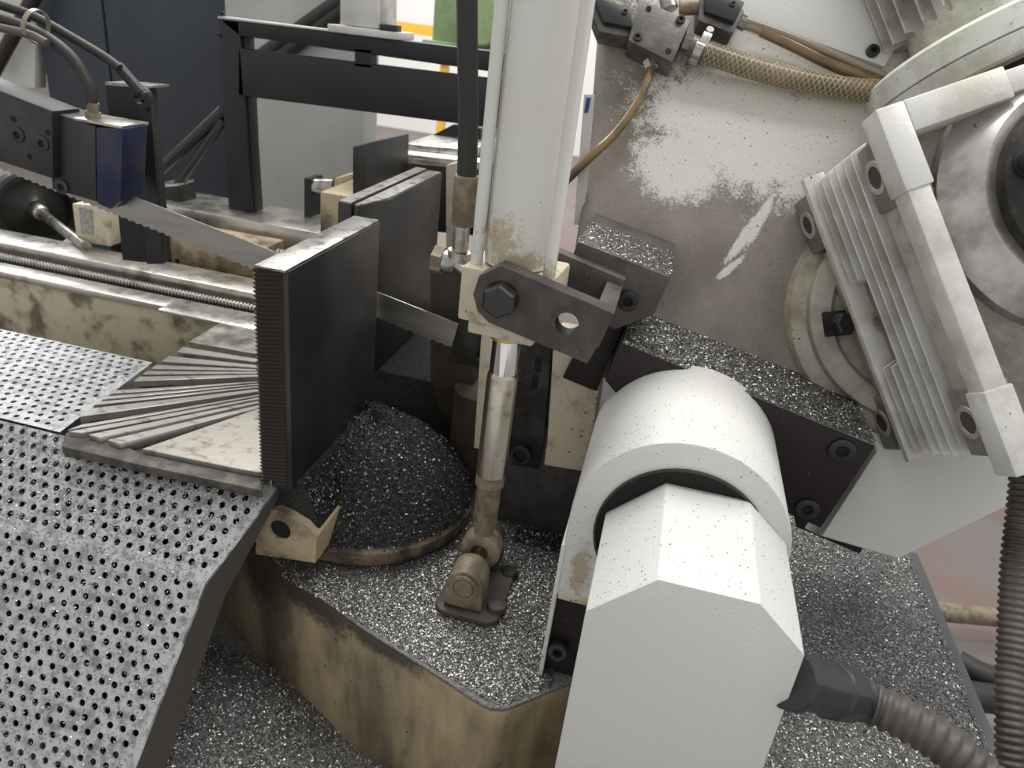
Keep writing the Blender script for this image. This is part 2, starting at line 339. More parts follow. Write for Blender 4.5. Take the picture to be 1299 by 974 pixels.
# metal chips: real flakes, far too many to count
def flakes(name, pts, nrm, size, mat, label, tilt=.55):
    n = len(pts); pts = A(pts); nrm = A(nrm) + rng.normal(0, tilt, (n, 3)); nrm /= np.linalg.norm(nrm, axis=1)[:, None]
    h = rng.normal(0, 1, (n, 3)); u = np.cross(nrm, h); u /= np.linalg.norm(u, axis=1)[:, None]; w = np.cross(nrm, u)
    s = size*rng.uniform(.45, 1.3, (n, 1)); t = s*rng.uniform(.35, .9, (n, 1))
    V = np.stack([pts-u*s-w*t*.6, pts+u*s*.9-w*t, pts+u*s+w*t*.8, pts-u*s*.7+w*t], 1).reshape(-1, 3)
    loc = V.mean(0); me = bpy.data.meshes.new(name)
    me.vertices.add(4*n); me.vertices.foreach_set('co', (V-loc).astype(np.float32).ravel())
    me.loops.add(4*n); me.loops.foreach_set('vertex_index', np.arange(4*n, dtype=np.int32))
    me.polygons.add(n); me.polygons.foreach_set('loop_start', np.arange(0, 4*n, 4, dtype=np.int32)); me.polygons.foreach_set('loop_total', np.full(n, 4, np.int32))
    me.update(calc_edges=True); me.materials.append(mat)
    o = bpy.data.objects.new(name, me); COL.objects.link(o); o.location = loc
    return tag(o, label, 'metal chips', kind='stuff')
def inpoly(P, poly):
    x, y = P[:, 0], P[:, 1]; c = np.zeros(len(P), bool); q = A(poly)[:, :2]; j = len(q)-1
    for i in range(len(q)):
        xi, yi, xj, yj = q[i][0], q[i][1], q[j][0], q[j][1]
        with np.errstate(divide='ignore', invalid='ignore'):
            c ^= ((yi > y) != (yj > y)) & (x < (xj-xi)*(y-yi)/(yj-yi)+xi)
        j = i
    return c
def scatter(poly, n):
    q = A(poly)[:, :2]; lo, hi = q.min(0), q.max(0); P = rng.uniform(lo, hi, (n, 2)); return P[inpoly(P, poly)]
def flat(P, z): return np.c_[P, np.full(len(P), z)]+np.c_[np.zeros((len(P), 2)), rng.uniform(0, .002, len(P))]
UPN = (0, 0, 1.0)
pl = [(-.40, .70), (-.26, .655), (-.10, .60), (-.07, .592), (-.02, .64), (-.02, .93), (-.30, .93), (-.45, .80)]
P = scatter(pl, 60000); flakes('metal_chips', flat(P, .8035), np.tile(UPN, (len(P), 1)), .0012, MT['chip_flake'], 'grey glittering metal chips around the foot of the cylinder rod', .33)
pr_ = [(.16, .32), (.49, .32), (.49, 1.09), (.05, 1.3), (.16, .62)]
P = scatter(pr_, 95000); flakes('metal_chips', flat(P, .8035), np.tile(UPN, (len(P), 1)), .0013, MT['chip_flake'], 'grey glittering metal chips on the base beside the white angular cover', .33)

# ------------------------------------------------------------------ turret disc heaped with chips
TC = A([-.36, .90]); TR = .163
turret = thing('turntable_disc', 'round cream turntable disc heaped with dark metal chips under the vise jaw', 'turntable', (TC[0], TC[1], .803))
mk('disc', lathe((TC[0], TC[1], .803), UPN, [(0, TR-.012), (.008, TR-.004), (.03, TR), (.036, TR-.006), (.036, .02)], 56), MT['rim_cream'], turret)
def mound(r, a): return .838 + .122*max(0, 1-(r/TR)**2.1) + .010*math.sin(3*a+1)*(1-r/TR)
vv, ff = [], []
NR, NA = 14, 56
for i in range(NR):
    r = (TR-.003)*(1-i/(NR-1))+.001
    for k in range(NA):
        a = 2*math.pi*k/NA; vv.append((TC[0]+r*math.cos(a), TC[1]+r*math.sin(a), mound(r, a)))
for i in range(NR-1):
    for k in range(NA): ff.append([i*NA+k, i*NA+(k+1) % NA, (i+1)*NA+(k+1) % NA, (i+1)*NA+k])
ff.append([(NR-1)*NA+k for k in range(NA)])
mk('chip_heap', (vv, ff), MT['chip_dark'], turret)['kind'] = 'stuff'
ang_ = rng.uniform(-math.pi, math.pi, 12000); rr = TR*np.sqrt(rng.uniform(0, 1, 12000))
Z_ = A([mound(a, b) for a, b in zip(rr, ang_)])+.0015
P3 = np.c_[TC[0]+rr*np.cos(ang_), TC[1]+rr*np.sin(ang_), Z_]
NN = np.c_[np.cos(ang_)*.8, np.sin(ang_)*.8, np.ones(12000)]
flakes('metal_chips', P3, NN, .0014, MT['chip_flake_dark'], 'dark oily metal chips heaped on the round turntable disc', .6)

# ------------------------------------------------------------------ vise jaw and its foot
jaw0 = atd(320, 337, .8); JX0, JX1, JY0, JY1, JZ1, JZ0 = jaw0[0]+.003, jaw0[0]+.040, jaw0[1]+.004, jaw0[1]+.262, jaw0[2], TZ-.012
jaw = thing('vise_jaw', 'tall dark steel vise jaw plate with a serrated near edge', 'vise jaw', ((JX0+JX1)/2, (JY0+JY1)/2, JZ0))
mk('plate', box(JX0, JX1, JY0, JY1, JZ0, JZ1-.001), MT['jaw_steel'], jaw, bevel=.002)
mk('top_edge', box(JX0-.001, JX1-.0015, JY0-.003, JY1-.002, JZ1-.002, JZ1+.0015), MT['jaw_top'], jaw, bevel=.001)
ns = 56; prof = []
for i in range(ns):
    z = JZ1-.004-(JZ1-.004-JZ0)*i/ns; dz = (JZ1-.004-JZ0)/ns
    prof += [(z, 0.0), (z-dz*.72, .0032)]
vv, ff = [], []
for z, o in prof:
    y = JY0-.0035+o*.75; xl = JX0-.0045+o; zz = .006
    vv += [(xl, JY0+.03, z), (xl, y, z), (JX1-.007, y, z+zz), (JX1-.0065, JY0+.001, z+zz)]
for i in range(len(prof)-1):
    for k in range(3): ff.append([4*i+k, 4*i+k+1, 4*i+k+5, 4*i+k+4])
mk('serrated_edge', (vv, ff), MT['serration'], jaw, ang=15)
hole(( JX1+.0003, JY0+.022, JZ0+.02), (1, 0, 0), .007, jaw, MT['shade_black'], 'bolt_hole')

foot = jaw
YF = .70
face = [atY(x, y, YF) for x, y in ((322, 676), (325, 664), (330, 655), (340, 647), (352, 647), (368, 654), (389, 667), (401.6, 682), (400, 714), (325, 703))]
hc = atY(355.5, 672, YF)
mk('nose_block', prism([p+A([0, .024, 0]) for p in face], (0, .17, 0)), MT['casting_cream'], foot, bevel=.002)
mk('nose_face', plate_with_hole(face, hc, .0145, (0, .0235, 0), 48), MT['casting_cream'], foot)
mk('bored_hole', lathe(hc+A([0, .003, 0]), YY, [(0, .0146), (.02, .0144), (.02, .0001)], 24), MT['shade_black'], foot)  # black plug near the mouth paints the hole's inner shade
mk('jaw_carrier', prism([(-.425, .712, .875), (-.352, .712, .882), (-.352, .712, .895), (-.374, .712, .952), (-.425, .712, .952)], (0, .24, 0)), MT['chip_dark'], foot, bevel=.004)
P = np.c_[rng.uniform(-.374, -.352, 1500), rng.uniform(.715, .95, 1500)]
flakes('metal_chips', np.c_[P, .952-(P[:, 0]+.374)*2.6+.002], np.tile((.7, 0, .7), (1500, 1)), .0017, MT['chip_flake_dark'], 'dark metal chips lying on the slope of the vise foot')

# ------------------------------------------------------------------ far fixed jaws
fj = thing('fixed_jaw', 'pair of dark steel fixed jaw plates with a slot between their tops', 'vise jaw', (-.45, 1.2, TZ-.01))
a0 = atZ(435, 262, 1.231)
mk('thin_plate', box(-.474, -.452, 1.02, 1.36, TZ-.01, 1.231), MT['jaw_steel'], fj, bevel=.002)
mk('thick_plate', prism([(-0.446, 1.015, TZ-.01), (-0.439, 1.015, TZ-.01), (-0.419, 1.085, TZ-.01), (-0.419, 1.35, TZ-.01), (-0.446, 1.35, TZ-.01)], (0, 0, 1.231-TZ+.01)), MT['jaw_steel'], fj, bevel=.002)
mk('top_edge', [box(-.473, -.453, 1.022, 1.358, 1.2305, 1.2325)], MT['jaw_top'], fj)
mk('top_edge', [prism([(-0.445, 1.017, 1.2305), (-0.439, 1.017, 1.2305), (-0.421, 1.086, 1.2305), (-0.421, 1.348, 1.2305), (-0.445, 1.348, 1.2305)], (0, 0, .002))], MT['jaw_top'], fj)
bj = thing('rear_jaw', 'short dark jaw plate standing behind the fixed jaw pair', 'vise jaw', (-.58, 1.46, TZ))
mk('plate', prism([atY(447, 250, 1.4), atY(447, 186, 1.4), atY(463, 183, 1.4), atY(463, 250, 1.4)], (.01, .22, .0)), MT['jaw_steel'], bj, bevel=.003)
mk('slide_foot', box(-.68, -.55, 1.38, 1.6, TZ, 1.15), MT['casting_cream'], bj, bevel=.004)

# ------------------------------------------------------------------ left slide bed with rails and lead screw
bed = thing('vise_slide_bed', 'stained cream slide bed with bare steel rails and a lead screw', 'machine bed', (-.95, 1.2, .82))
mk('casting', box(-1.75, -.62, 1.130, 1.30, .80, TZ-.012), MT['bed_casting'], bed, bevel=.004)
mk('front_rail', box(-1.75, -.60, 1.123, 1.168, TZ-.013, TZ), MT['rail_steel'], bed, bevel=.002)
mk('rear_rail', box(-1.75, -.60, 1.225, 1.30, TZ-.013, TZ+.016), MT['rail_steel'], bed, bevel=.002)
P_, L_ = resample([A([-1.75, 1.195, TZ-.003]), A([-.56, 1.195, TZ-.003])], .0018)
mk('lead_screw', sweep(P_, lambda i: .0095 if i % 4 < 2 else .0055, 12), MT['steel'], bed, ang=60)
for x in (-1.68, -1.05): mk('leg', box(x, x+.14, 1.15, 1.28, 0, .801), MT['bed_casting'], bed, bevel=.004)
mk('groove', box(-1.75, -.60, 1.168, 1.225, TZ-.0125, TZ-.0105), MT['casting_dark'], bed)
mk('joint_plate', box(-.86, -.62, 1.10, 1.165, TZ-.004, TZ+.0015), MT['rail_steel'], bed, bevel=.001)
# rear conveyor bed that carries the black frame
rb = thing('rear_slide_bed', 'rear steel slide bed with a threaded rod beneath the black frame', 'machine bed', (-.95, 1.55, .8))
mk('rail', box(-1.25, -.60, 1.49, 1.64, TZ-.03, 1.030), MT['rail_steel'], rb, bevel=.003)
mk('body', box(-1.25, -.60, 1.46, 1.62, .70, TZ-.031), MT['casting_cream'], rb, bevel=.004)
P_, L_ = resample([A([-1.2, 1.43, TZ+.03]), A([-.62, 1.43, TZ+.03])], .0022)
mk('threaded_rod', sweep(P_, lambda i: .013 if i % 4 < 2 else .0105, 12), MT['bolt_steel'], rb, ang=60)

# ------------------------------------------------------------------ fan of table slats
tab = thing('slotted_table', 'round slotted saw table of fanned steel slats beside the vise jaw', 'saw table', (-.58, .85, .85))
def slat(px, th=.010, m='slat_steel', dz=0.0, name='slat'):
    q = A([atZ(x, y, TZ+dz) for x, y in px]); q = q if name != 'slat' else A([p+((q[k ^ 1]-p)*.13 if k < 2 else (q[5-k]-p)*.13) for k, p in enumerate(q)]); return mk(name, prism([(p[0], p[1], TZ+dz-th) for p in q], (0, 0, th)), MT[m], tab, bevel=.0008, seg=1)
slat([(239, 433), (285, 406), (345, 412), (345, 452)], .012, 'rail_steel', name='corner_plate')
slat([(223, 447), (233, 438.5), (345, 457), (345, 462)], .010)
slat([(203, 459), (216, 450), (345, 464.5), (345, 468)], .010)
for l0, l1, r0, r1 in (((190, 468), (199, 461.5), 468.8, 470.5), ((179, 475), (188, 469.5), 471.3, 473.2), ((168.5, 484), (177.5, 476.5), 474, 477),
                       ((138, 500), (147, 494), 482, 483.5), ((128, 507), (136, 501.5), 484.5, 486.3), ((117, 514), (126, 508.5), 487.3, 489.5), ((99, 530), (115, 516), 490.5, 494.5)):
    slat([l0, l1, (345, r0), (345, r1)], .011)
for l0, l1, r0, r1 in (((82, 546), (107, 537), 497, 499.5), ((106.5, 549.5), (84, 546.5), 500.2, 503.5), ((130, 556), (109, 550), 504.2, 508), ((156, 564), (133, 556.8), 508.8, 514)):
    slat([l0, l1, (345, r0), (345, r1)], .014, 'slat_steel', .001)
slat([(180, 569), (345, 512), (345, 612), (335, 600), (300, 594)], .012, 'worn_plate', name='worn_plate')
mk('table_body', prism([tuple(atZ(x, y, TZ-.013)[:2])+(TZ-.013,) for x, y in ((245, 432), (290, 404), (360, 410), (360, 612), (330, 607), (82, 560), (80, 553), (170, 490))], (0, 0, -.05)), MT['table_side'], tab, bevel=.002)
mk('table_lip', prism([atZ(x, y, TZ-.006) for x, y in ((180, 575), (330, 606), (333, 622), (180, 590), (78, 566), (84, 548), (160, 566))], (0, 0, -.012)), MT['table_side'], tab, bevel=.001)

# ------------------------------------------------------------------ perforated trays
def perforated(org, ud, vd, right, left, vlen, cell, row, hr, thick=.002):
    org, ud, vd = A(org), unit(ud), unit(vd); nn = unit(np.cross(ud, vd)); nn = nn if nn[2] < 0 else -nn
    V, Fc = [], []
    def pt(u, v, d=0): V.append(org+ud*u+vd*v+nn*d); return len(V)-1
    def quad(a): Fc.append([pt(u, v) for u, v in a])
    nr = int(vlen/row)
    for j in range(nr):
        v0, v1 = j*row, (j+1)*row; l0, l1, r0, r1 = left(v0), left(v1), right(v0), right(v1)
        us = max(l0, l1)+.004+(cell/2 if j % 2 else 0)
        nc = int((min(r0, r1)-.004-us)/cell)
        if nc < 1: quad([(l0, v0), (r0, v0), (r1, v1), (l1, v1)]); continue
        quad([(l0, v0), (us, v0), (us, v1), (l1, v1)]); ue = us+nc*cell; quad([(ue, v0), (r0, v0), (r1, v1), (ue, v1)])
        for i in range(nc):
            a, b = us+i*cell, us+(i+1)*cell; cu, cv = (a+b)/2, (v0+v1)/2
            O = [(b, cv), (b, v1), (cu, v1), (a, v1), (a, cv), (a, v0), (cu, v0), (b, v0)]
            o = [pt(*q) for q in O]; h = [pt(cu+hr*math.cos(k*math.pi/4), cv+hr*math.sin(k*math.pi/4)) for k in range(8)]
            g = [pt(cu+hr*math.cos(k*math.pi/4), cv+hr*math.sin(k*math.pi/4), thick) for k in range(8)]
            for k in range(8):
                k1 = (k+1) % 8; Fc.append([o[k], o[k1], h[k1], h[k]]); Fc.append([h[k], h[k1], g[k1], g[k]])
    vN = nr*row; quad([(left(vN), vN), (right(vN), vN), (right(vlen), vlen), (left(vlen), vlen)])
    return V, Fc
tray = thing('perforated_tray', 'large sloping perforated steel chip tray with folded edge flange', 'chip tray', (-.7, .6, .60))
T0 = A([0, .712, .936]); T1 = A([0, .612, .850]); T2 = A([0, .455, .610])
xr = lambda v0, v1, L: (lambda v: v0+(v1-v0)*v/L)
L1 = np.linalg.norm(T1-T0); L2 = np.linalg.norm(T2-T1)
XA, XB, XC = atZ(345, 628, .936)[0], atd(265, 735, .898)[0], -.482
mk('upper_sheet', perforated(T0, (1, 0, 0), T1-T0, xr(XA, XB, L1), lambda v: -1.05, L1, .0172, .0150, .0044), MT['tray_steel'], tray, noRecalc=True)
mk('lower_sheet', perforated(T1, (1, 0, 0), T2-T1, xr(XB, XC, L2), lambda v: -1.05, L2, .0172, .0150, .0044), MT['tray_steel'], tray, noRecalc=True)
mk('shade_backing', [prism([(-1.05, T0[1]+.03, T0[2]-.05), (XA-.01, T0[1]+.03, T0[2]-.05), (XB-.01, T1[1]+.03, T1[2]-.05), (-1.05, T1[1]+.03, T1[2]-.05)], (0, .002, -.004)), prism([(-1.05, T1[1]+.03, T1[2]-.05), (XB-.01, T1[1]+.03, T1[2]-.05), (XC-.01, T2[1]+.03, T2[2]-.03), (-1.05, T2[1]+.03, T2[2]-.03)], (0, .002, -.004))], MT['shade_black'], tray)  # added black sheet so the tray holes show shade below
def fl(x, T, s): return A([x, T[1], T[2]])+s
lipv = [fl(XA, T0, 0), fl(XB, T1, 0), fl(XC, T2, 0)]
dn = [A([.0, .004, -.012]), A([.012, .012, -.032]), A([.018, .018, -.04])]
q = lipv + [p+d for p, d in zip(lipv, dn)]
off = A([-.0025, 0, 0])
mk('edge_flange', (q+[p+off for p in q], [[0, 1, 4, 3], [1, 2, 5, 4], [6, 9, 10, 7], [7, 10, 11, 8], [0, 6, 7, 1], [1, 7, 8, 2], [3, 4, 10, 9], [4, 5, 11, 10]]), MT['tray_edge'], tray)
ut = thing('perforated_sheet', 'flat perforated steel sheet lying between the slide bed and the table slats', 'chip tray', (-.85, .83, .93))
UL = .945-.715
mk('sheet', perforated((0, .945, .938), (1, 0, 0), (0, -1, 0), lambda v: -.758+.03*v/UL, lambda v: -1.1, UL, .0165, .0150, .0040), MT['tray_steel'], ut, noRecalc=True)
mk('support', box(-1.1, -.70, .70, .945, .895, .905), MT['tray_edge'], ut)
n = 4200; u = rng.uniform(-.80, -.42, n); v = rng.uniform(0, 1, n); vd = T1-T0
Pp = np.c_[u, T0[1]+vd[1]*v, T0[2]+vd[2]*v+.001]; Pp = Pp[u < XA-.005+(XB-XA)*v]
vd2 = T2-T1; n2 = 4200; u2 = rng.uniform(-.80, -.45, n2); v2 = rng.uniform(0, 1, n2); Pq = np.c_[u2, T1[1]+vd2[1]*v2, T1[2]+vd2[2]*v2+.001]; Pq = Pq[u2 < XB-.005+(XC-XB)*v2]
nt = unit(np.cross(vd, (1, 0, 0))); nt = nt if nt[2] > 0 else -nt
flakes('metal_chips', np.r_[Pp, Pq], np.tile(nt, (len(Pp)+len(Pq), 1)), .0011, MT['chip_flake'], 'loose bright metal chips sprinkled over the perforated tray', .3)
# chip pile on the floor of the sump, below the tray
vv, ff = [], []; NX, NY = 58, 58
def pile(x, y): return .60+.015*math.sin(9*x+2)+.012*math.sin(13*y)+.03*math.exp(-((x+.5)**2+(y-.55)**2)/.02)-.035*math.exp(-((x+.25)**2+(y-.62)**2)/.006)
for j in range(NY):
    for i in range(NX):
        x = -1.15+1.25*i/(NX-1); y = .34+.76*j/(NY-1); vv.append((x, y, pile(x, y)+random.uniform(-.002, .002)))
for j in range(NY-1):
    for i in range(NX-1): ff.append([j*NX+i, j*NX+i+1, (j+1)*NX+i+1, (j+1)*NX+i])
pin = inpoly(A(vv)[:, :2], [((p[0]+.2)*.9-.2, (p[1]-1.0)*.93+1.0) for p in fp]); ff = [q for q in ff if not all(pin[i] for i in q)]
tag(mk('chip_pile', (vv, ff), MT['chip_bed']), 'dark grey pile of metal chips below the perforated tray', 'chip pile', kind='stuff')
P = np.c_[rng.uniform(-.62, -.10, 45000), rng.uniform(.38, .74, 45000)]; P = P[~inpoly(P, fp)]
flakes('metal_chips', np.c_[P, A([pile(a, b) for a, b in P])+.002], np.tile(UPN, (len(P), 1)), .0014, MT['chip_flake'], 'coarse metal chips on top of the pile below the tray', .45)

# ------------------------------------------------------------------ hydraulic cylinder
CXY = A([-.15, .78]); hcyl = thing('hydraulic_cylinder', 'white hydraulic lift cylinder with tie rods and chrome piston rod', 'hydraulic cylinder', (CXY[0], CXY[1], .88))
def cz(z, dx=0, dy=0): return A([CXY[0]+dx, CXY[1]+dy, z])
mk('barrel', lathe(cz(1.262), UPN, [(0, .035), (.01, .036), (.5, .036)], 48), MT['cyl_white'], hcyl)
for dx, dy in ((-.040, -.020), (.043, -.036), (-.030, .044), (.026, .044)):
    mk('tie_rod', cyl(cz(1.255, dx, dy), cz(1.76, dx, dy), .0068, 16, ch=.001), MT['cyl_white'], hcyl)
mk('lower_cap', prism([cz(1.197, -.052, -.038), cz(1.197, .048, -.045), cz(1.197, .055, .045), cz(1.197, -.046, .050)], (0, 0, .062)), MT['cream_paint'], hcyl, bevel=.004)
mk('cap_step', prism([cz(1.182, -.040, -.034), cz(1.182, .036, -.04), cz(1.182, .044, .03), cz(1.182, -.035, .035)], (0, 0, .015)), MT['cream_paint'], hcyl, bevel=.003)
mk('wiper_ring', cyl(cz(1.172), cz(1.182), .021, 28), MT['brass'], hcyl)
mk('piston_rod', cyl(cz(1.11), cz(1.175), .0165, 32), MT['chrome'], hcyl)
mk('rod_sleeve', lathe(cz(.985), UPN, [(0, .0185), (.137, .0185), (.141, .0175), (.143, .0165)], 32), MT['rod_steel'], hcyl)
mk('lock_nut', lathe(cz(.966), UPN, [(0, .0165), (.002, .0185), (.019, .0185), (.020, .0165)], 28), MT['oily_brass'], hcyl)
mk('rod_end', [lathe(cz(.888), UPN, [(0, .012), (.02, .0155), (.08, .0158)], 24), lathe(cz(.867, 0, -.014), YY, [(0, .021), (.003, .027), (.025, .027), (.028, .021), (.028, .012), (0, .012)], 28, closed=True)], MT['oily_brass'], hcyl)
clev = thing('clevis_bracket', 'cast clevis bracket with pivot pin holding the piston rod end', 'bracket', (CXY[0], CXY[1], .803))
def lug(y0, y1):
    c = (CXY[0]-.004, .862); pts = [(c[0]-.026, .815)]+[(c[0]+.0235*math.cos(a), c[1]-.012+.0235*math.sin(a)) for a in np.linspace(math.pi*1.02, -.06, 13)]+[(c[0]+.026, .815)]
    return prism([(p[0], y0, p[1]) for p in pts], (0, y1-y0, 0))
mk('front_lug', lug(.715, .756), MT['oily_brass'], clev, bevel=.002)
mk('rear_lug', lug(.800, .84), MT['dusty_iron'], clev, bevel=.002)
mk('pivot_pin', cyl((CXY[0]-.004, .711, .850), (CXY[0]-.004, .85, .850), .0125, 24, ch=.001), MT['oily_brass'], clev)
mk('pin_cap', lathe((CXY[0]-.004, .7135, .850), -YY, [(0, .019), (.002, .019), (.0025, .018), (.0025, .0145), (.0005, .014), (.0005, .001)], 28), MT['oily_brass'], clev)
fpz = []
for a in np.linspace(0, 2*math.pi, 28, endpoint=False):
    cx_, cy_ = (-.122 if math.cos(a) > 0 else -.172), (.80 if math.sin(a) > 0 else .722)
    fpz.append((cx_+.018*math.cos(a), cy_+.018*math.sin(a), .803))
mk('foot_plate', prism(fpz, (0, 0, .010)), MT['dusty_iron'], clev, bevel=.002)
mk('foot_bolt', lathe((-.112, .733, .813), UPN, [(0, .013), (.008, .013), (.010, .010)], 20), MT['dusty_iron'], clev)
mk('foot_bolt', hexp(A([-.112, .808, .805]), UPN, .013, .012, .002), MT['dark_iron'], clev)

# hydraulic hose and fitting
hh = thing('hydraulic_hose', 'thick black hydraulic hose ending in a crimped steel elbow fitting', 'hose', atY(575, 330, .80))
ph = [atY(592, -40, .80), atY(593, 60, .80), atY(594, 150, .80), atY(592, 228, .80)]
mk('hose', hose(ph, .0108), MT['rubber'], hh)
c0, c1 = atY(592, 222, .80), atY(587, 290, .80)
mk('crimp_ferrule', lathe(c0, c1-c0, [(0, .0125), (.002, .0138), (.03, .0142), (.036, .0134), (.05, .0138), (.056, .012)], 12), MT['oily_brass'], hh, ang=20)
e0, e1_ = atY(586, 286, .80), atY(583, 318, .80)
mk('swivel_neck', cyl(e0, e1_, .0095, 20), MT['steel'], hh)
mk('elbow', hose([e1_, atY(580, 330, .80), atY(572, 333, .80), atY(560, 330, .80)], .0135, .003, 18), MT['steel'], hh)
mk('union_nut', hexp(atY(550, 328, .80), atY(562, 331, .80)-atY(550, 328, .80), .0165, .013, .001), MT['oily_brass'], hh, ang=20)
mk('port_stub', cyl(atY(575, 333, .80), cz(1.235, -.045), .009, 16), MT['steel'], hh)

# ------------------------------------------------------------------ cylinder bracket on the bow
brk = thing('cylinder_bracket', 'dusty dark steel bracket plate with large hex bolt clamping the cylinder', 'bracket', (-.06, .80, 1.18))
YB = .712
pb = [atY(x, y, YB) for x, y in ((635, 337), (608, 350), (600, 373), (606, 395), (620, 409), (745, 461), (767, 424), (779, 398))]
hb = atY(719, 411, YB)
mk('front_plate', plate_with_hole(pb, hb, .0125, (0, .022, 0), 48), MT['dusty_iron'], brk)
mk('hole_rim', lathe(hb+A([0, -.0006, 0]), YY, [(0, .0125), (0, .0165), (.002, .0165), (.004, .0122)], 28, closed=True), MT['dusty_iron'], brk)
bc = atY(636, 378, YB)
mk('washer', cyl(bc, bc+A([0, -.002, 0]), .0185, 28), MT['dark_iron'], brk)
mk('hex_bolt', hexp(bc+A([0, -.002, 0]), (0, -1, 0), .0185, .014, .0025), MT['bolt_dark'], brk, ang=20)
w0, w1 = atY(757, 390, YB+.022), atY(779, 398, YB+.022)
webp = [w0, w1, w1+(pb[6]-pb[7])*1.7, w0+(pb[6]-pb[7])*1.7]
mk('side_web', prism(webp, (0, .125, 0)), MT['dusty_iron'], brk, bevel=.001)
mb0 = atY(733, 306, .85)
blk = [mb0, mb0+BX*.115, mb0+BX*.115-BQ*.05, mb0+BX*.08-BQ*.085, mb0-BQ*.075]
mk('mount_block', prism(blk, (0, .165, 0)), MT['dusty_iron'], brk, bevel=.002)
socket_screw(atY(797, 381, .85), (0, -1, 0), .0125, .006, brk, MT['dark_iron'])
socket_screw(atY(742, 345, .85), (0, -1, 0), .0125, .006, brk, MT['dark_iron'])
mk('rear_plate', prism([p+A([0, .12, .0]) for p in pb], (0, .02, 0)), MT['dusty_iron'], brk, bevel=.001)
nn_ = 1500; s_ = rng.uniform(0, 1, (nn_, 2)); Pm = mb0+BX*(.115*s_[:, :1])+YY*(.11*s_[:, 1:])+BQ*.0012
flakes('metal_chips', Pm, np.tile(BQ, (nn_, 1)), .0010, MT['chip_flake'], 'fine metal chips on top of the cylinder bracket mounting block')

# ------------------------------------------------------------------ bow casting (inclined white arm)
arm = thing('saw_bow_arm', 'large inclined white saw bow casting smeared with brown grime', 'saw bow', bow(900, 560, -.1))
pa = [bow(x, y) for x, y in ((768, -120), (764, 0), (758, 80), (748, 180), (738, 260), (728, 325), (742, 352), (800, 420), (900, 470), (1010, 520), (1100, 560), (1330, 640), (1420, 300), (1380, -120))]
mk('casting', prism(pa, -BN*.13), MT['arm_paint'], arm, bevel=.016, seg=4)
mk('cover_plate', prism([bow(x, y, 0) for x, y in ((800, -60), (955, 31), (1118, 89), (1152, 30), (1190, -80), (1000, -120))], BN*.010), MT['white_clean'], arm, bevel=.0015)
socket_screw(bow(1106, 66, .010), BN, .0085, .007, arm, MT['bolt_dark'])
mk('lower_flange', prism([bow(x, y, .003) for x, y in ((1090, 505), (1112, 572), (1042, 680), (1140, 709), (1320, 622), (1330, 470))], -BN*.07), MT['white_clean'], arm, bevel=.003)
gc = bow(1152, 402)
mk('flange_boss', lathe(gc, BN, [(-.01, .166), (.012, .158), (.016, .149), (.016, .02)], 64), MT['arm_rim'], arm)
mk('gear_flange', lathe(gc+BN*.012, BN, [(0, .139), (.018, .139), (.020, .136), (.021, .113), (.012, .105), (.012, .02)], 64), MT['flange_cast'], arm)
fb = bow(1062, 410, .03)
mk('flange_notch', obox(fb-BN*.006, unit(fb-gc)*.02, np.cross(BN, unit(fb-gc))*.017, BN*.009), MT['dark_iron'], arm, bevel=.003)
mk('flange_bolt', lathe(fb, unit(BN+BX*.3), [(-.004, .0175), (.004, .0175), (.0045, .015), (.018, .0145), (.020, .012)], 6), MT['plastic_black'], arm, ang=20)
mk('edge_sticker', prism([atY(x, y, 1.03) for x, y in ((741, 120), (754, 120), (740, 285), (728, 285))], (0, .004, 0)), MT['sticker'], arm)
mk('blue_mark', prism([atY(x, y, 1.029) for x, y in ((744, 124), (749.5, 124), (746, 143), (741, 143))], (0, .001, 0)), MT['label_blue'], arm)

# pivot block
pv = thing('pivot_block', 'black steel pivot block with socket screws and a chip covered ledge', 'pivot block', atY(1000, 640, .86))
k0 = atY(1110, 567, .835)
pbk = [k0, k0-BX*.32+BQ*.003, k0-BX*.32-BQ*.05, k0-BX*.2-BQ*.12, k0-BQ*.128]
mk('block', prism(pbk, (0, .16, 0)), MT['black_block'], pv, bevel=.0015)
socket_screw(atY(1068, 571, .835), (0, -1, 0), .0155, .004, pv, MT['bolt_dark'])
socket_screw(atY(1024, 645, .835), (0, -1, 0), .0145, .004, pv, MT['bolt_dark'])
mk('ledge_chips', obox(k0-BX*.16+YY*.08+BQ*.0015, BX*.158, YY*.078, BQ*.0018), MT['chip_bed'], pv)
mk('shade_filler', prism([k0-BX*.321, k0-BX*.36+BQ*.003, k0-BX*.37-BQ*.10, k0-BX*.321-BQ*.10], (0, .1, 0)), MT['black_block'], pv, bevel=.002).location = (0, .065, 0)  # added dark filler, standing for the shadow in the gap beside the block
mk('lower_slide', prism([atY(x, y, .975) for x, y in ((1005, 648), (1098, 690), (1090, 702), (1010, 668))], (0, .05, 0)), MT['plastic_black'], pv)
nn_ = 18000; s_ = rng.uniform(0, 1, (nn_, 2)); Pm = k0-BX*(.317*s_[:, :1])+YY*(.16*s_[:, 1:])+BQ*.0045
flakes('metal_chips', Pm, np.tile(BQ, (nn_, 1)), .0013, MT['chip_flake'], 'glittering metal chips along the ledge of the black pivot block', .35)

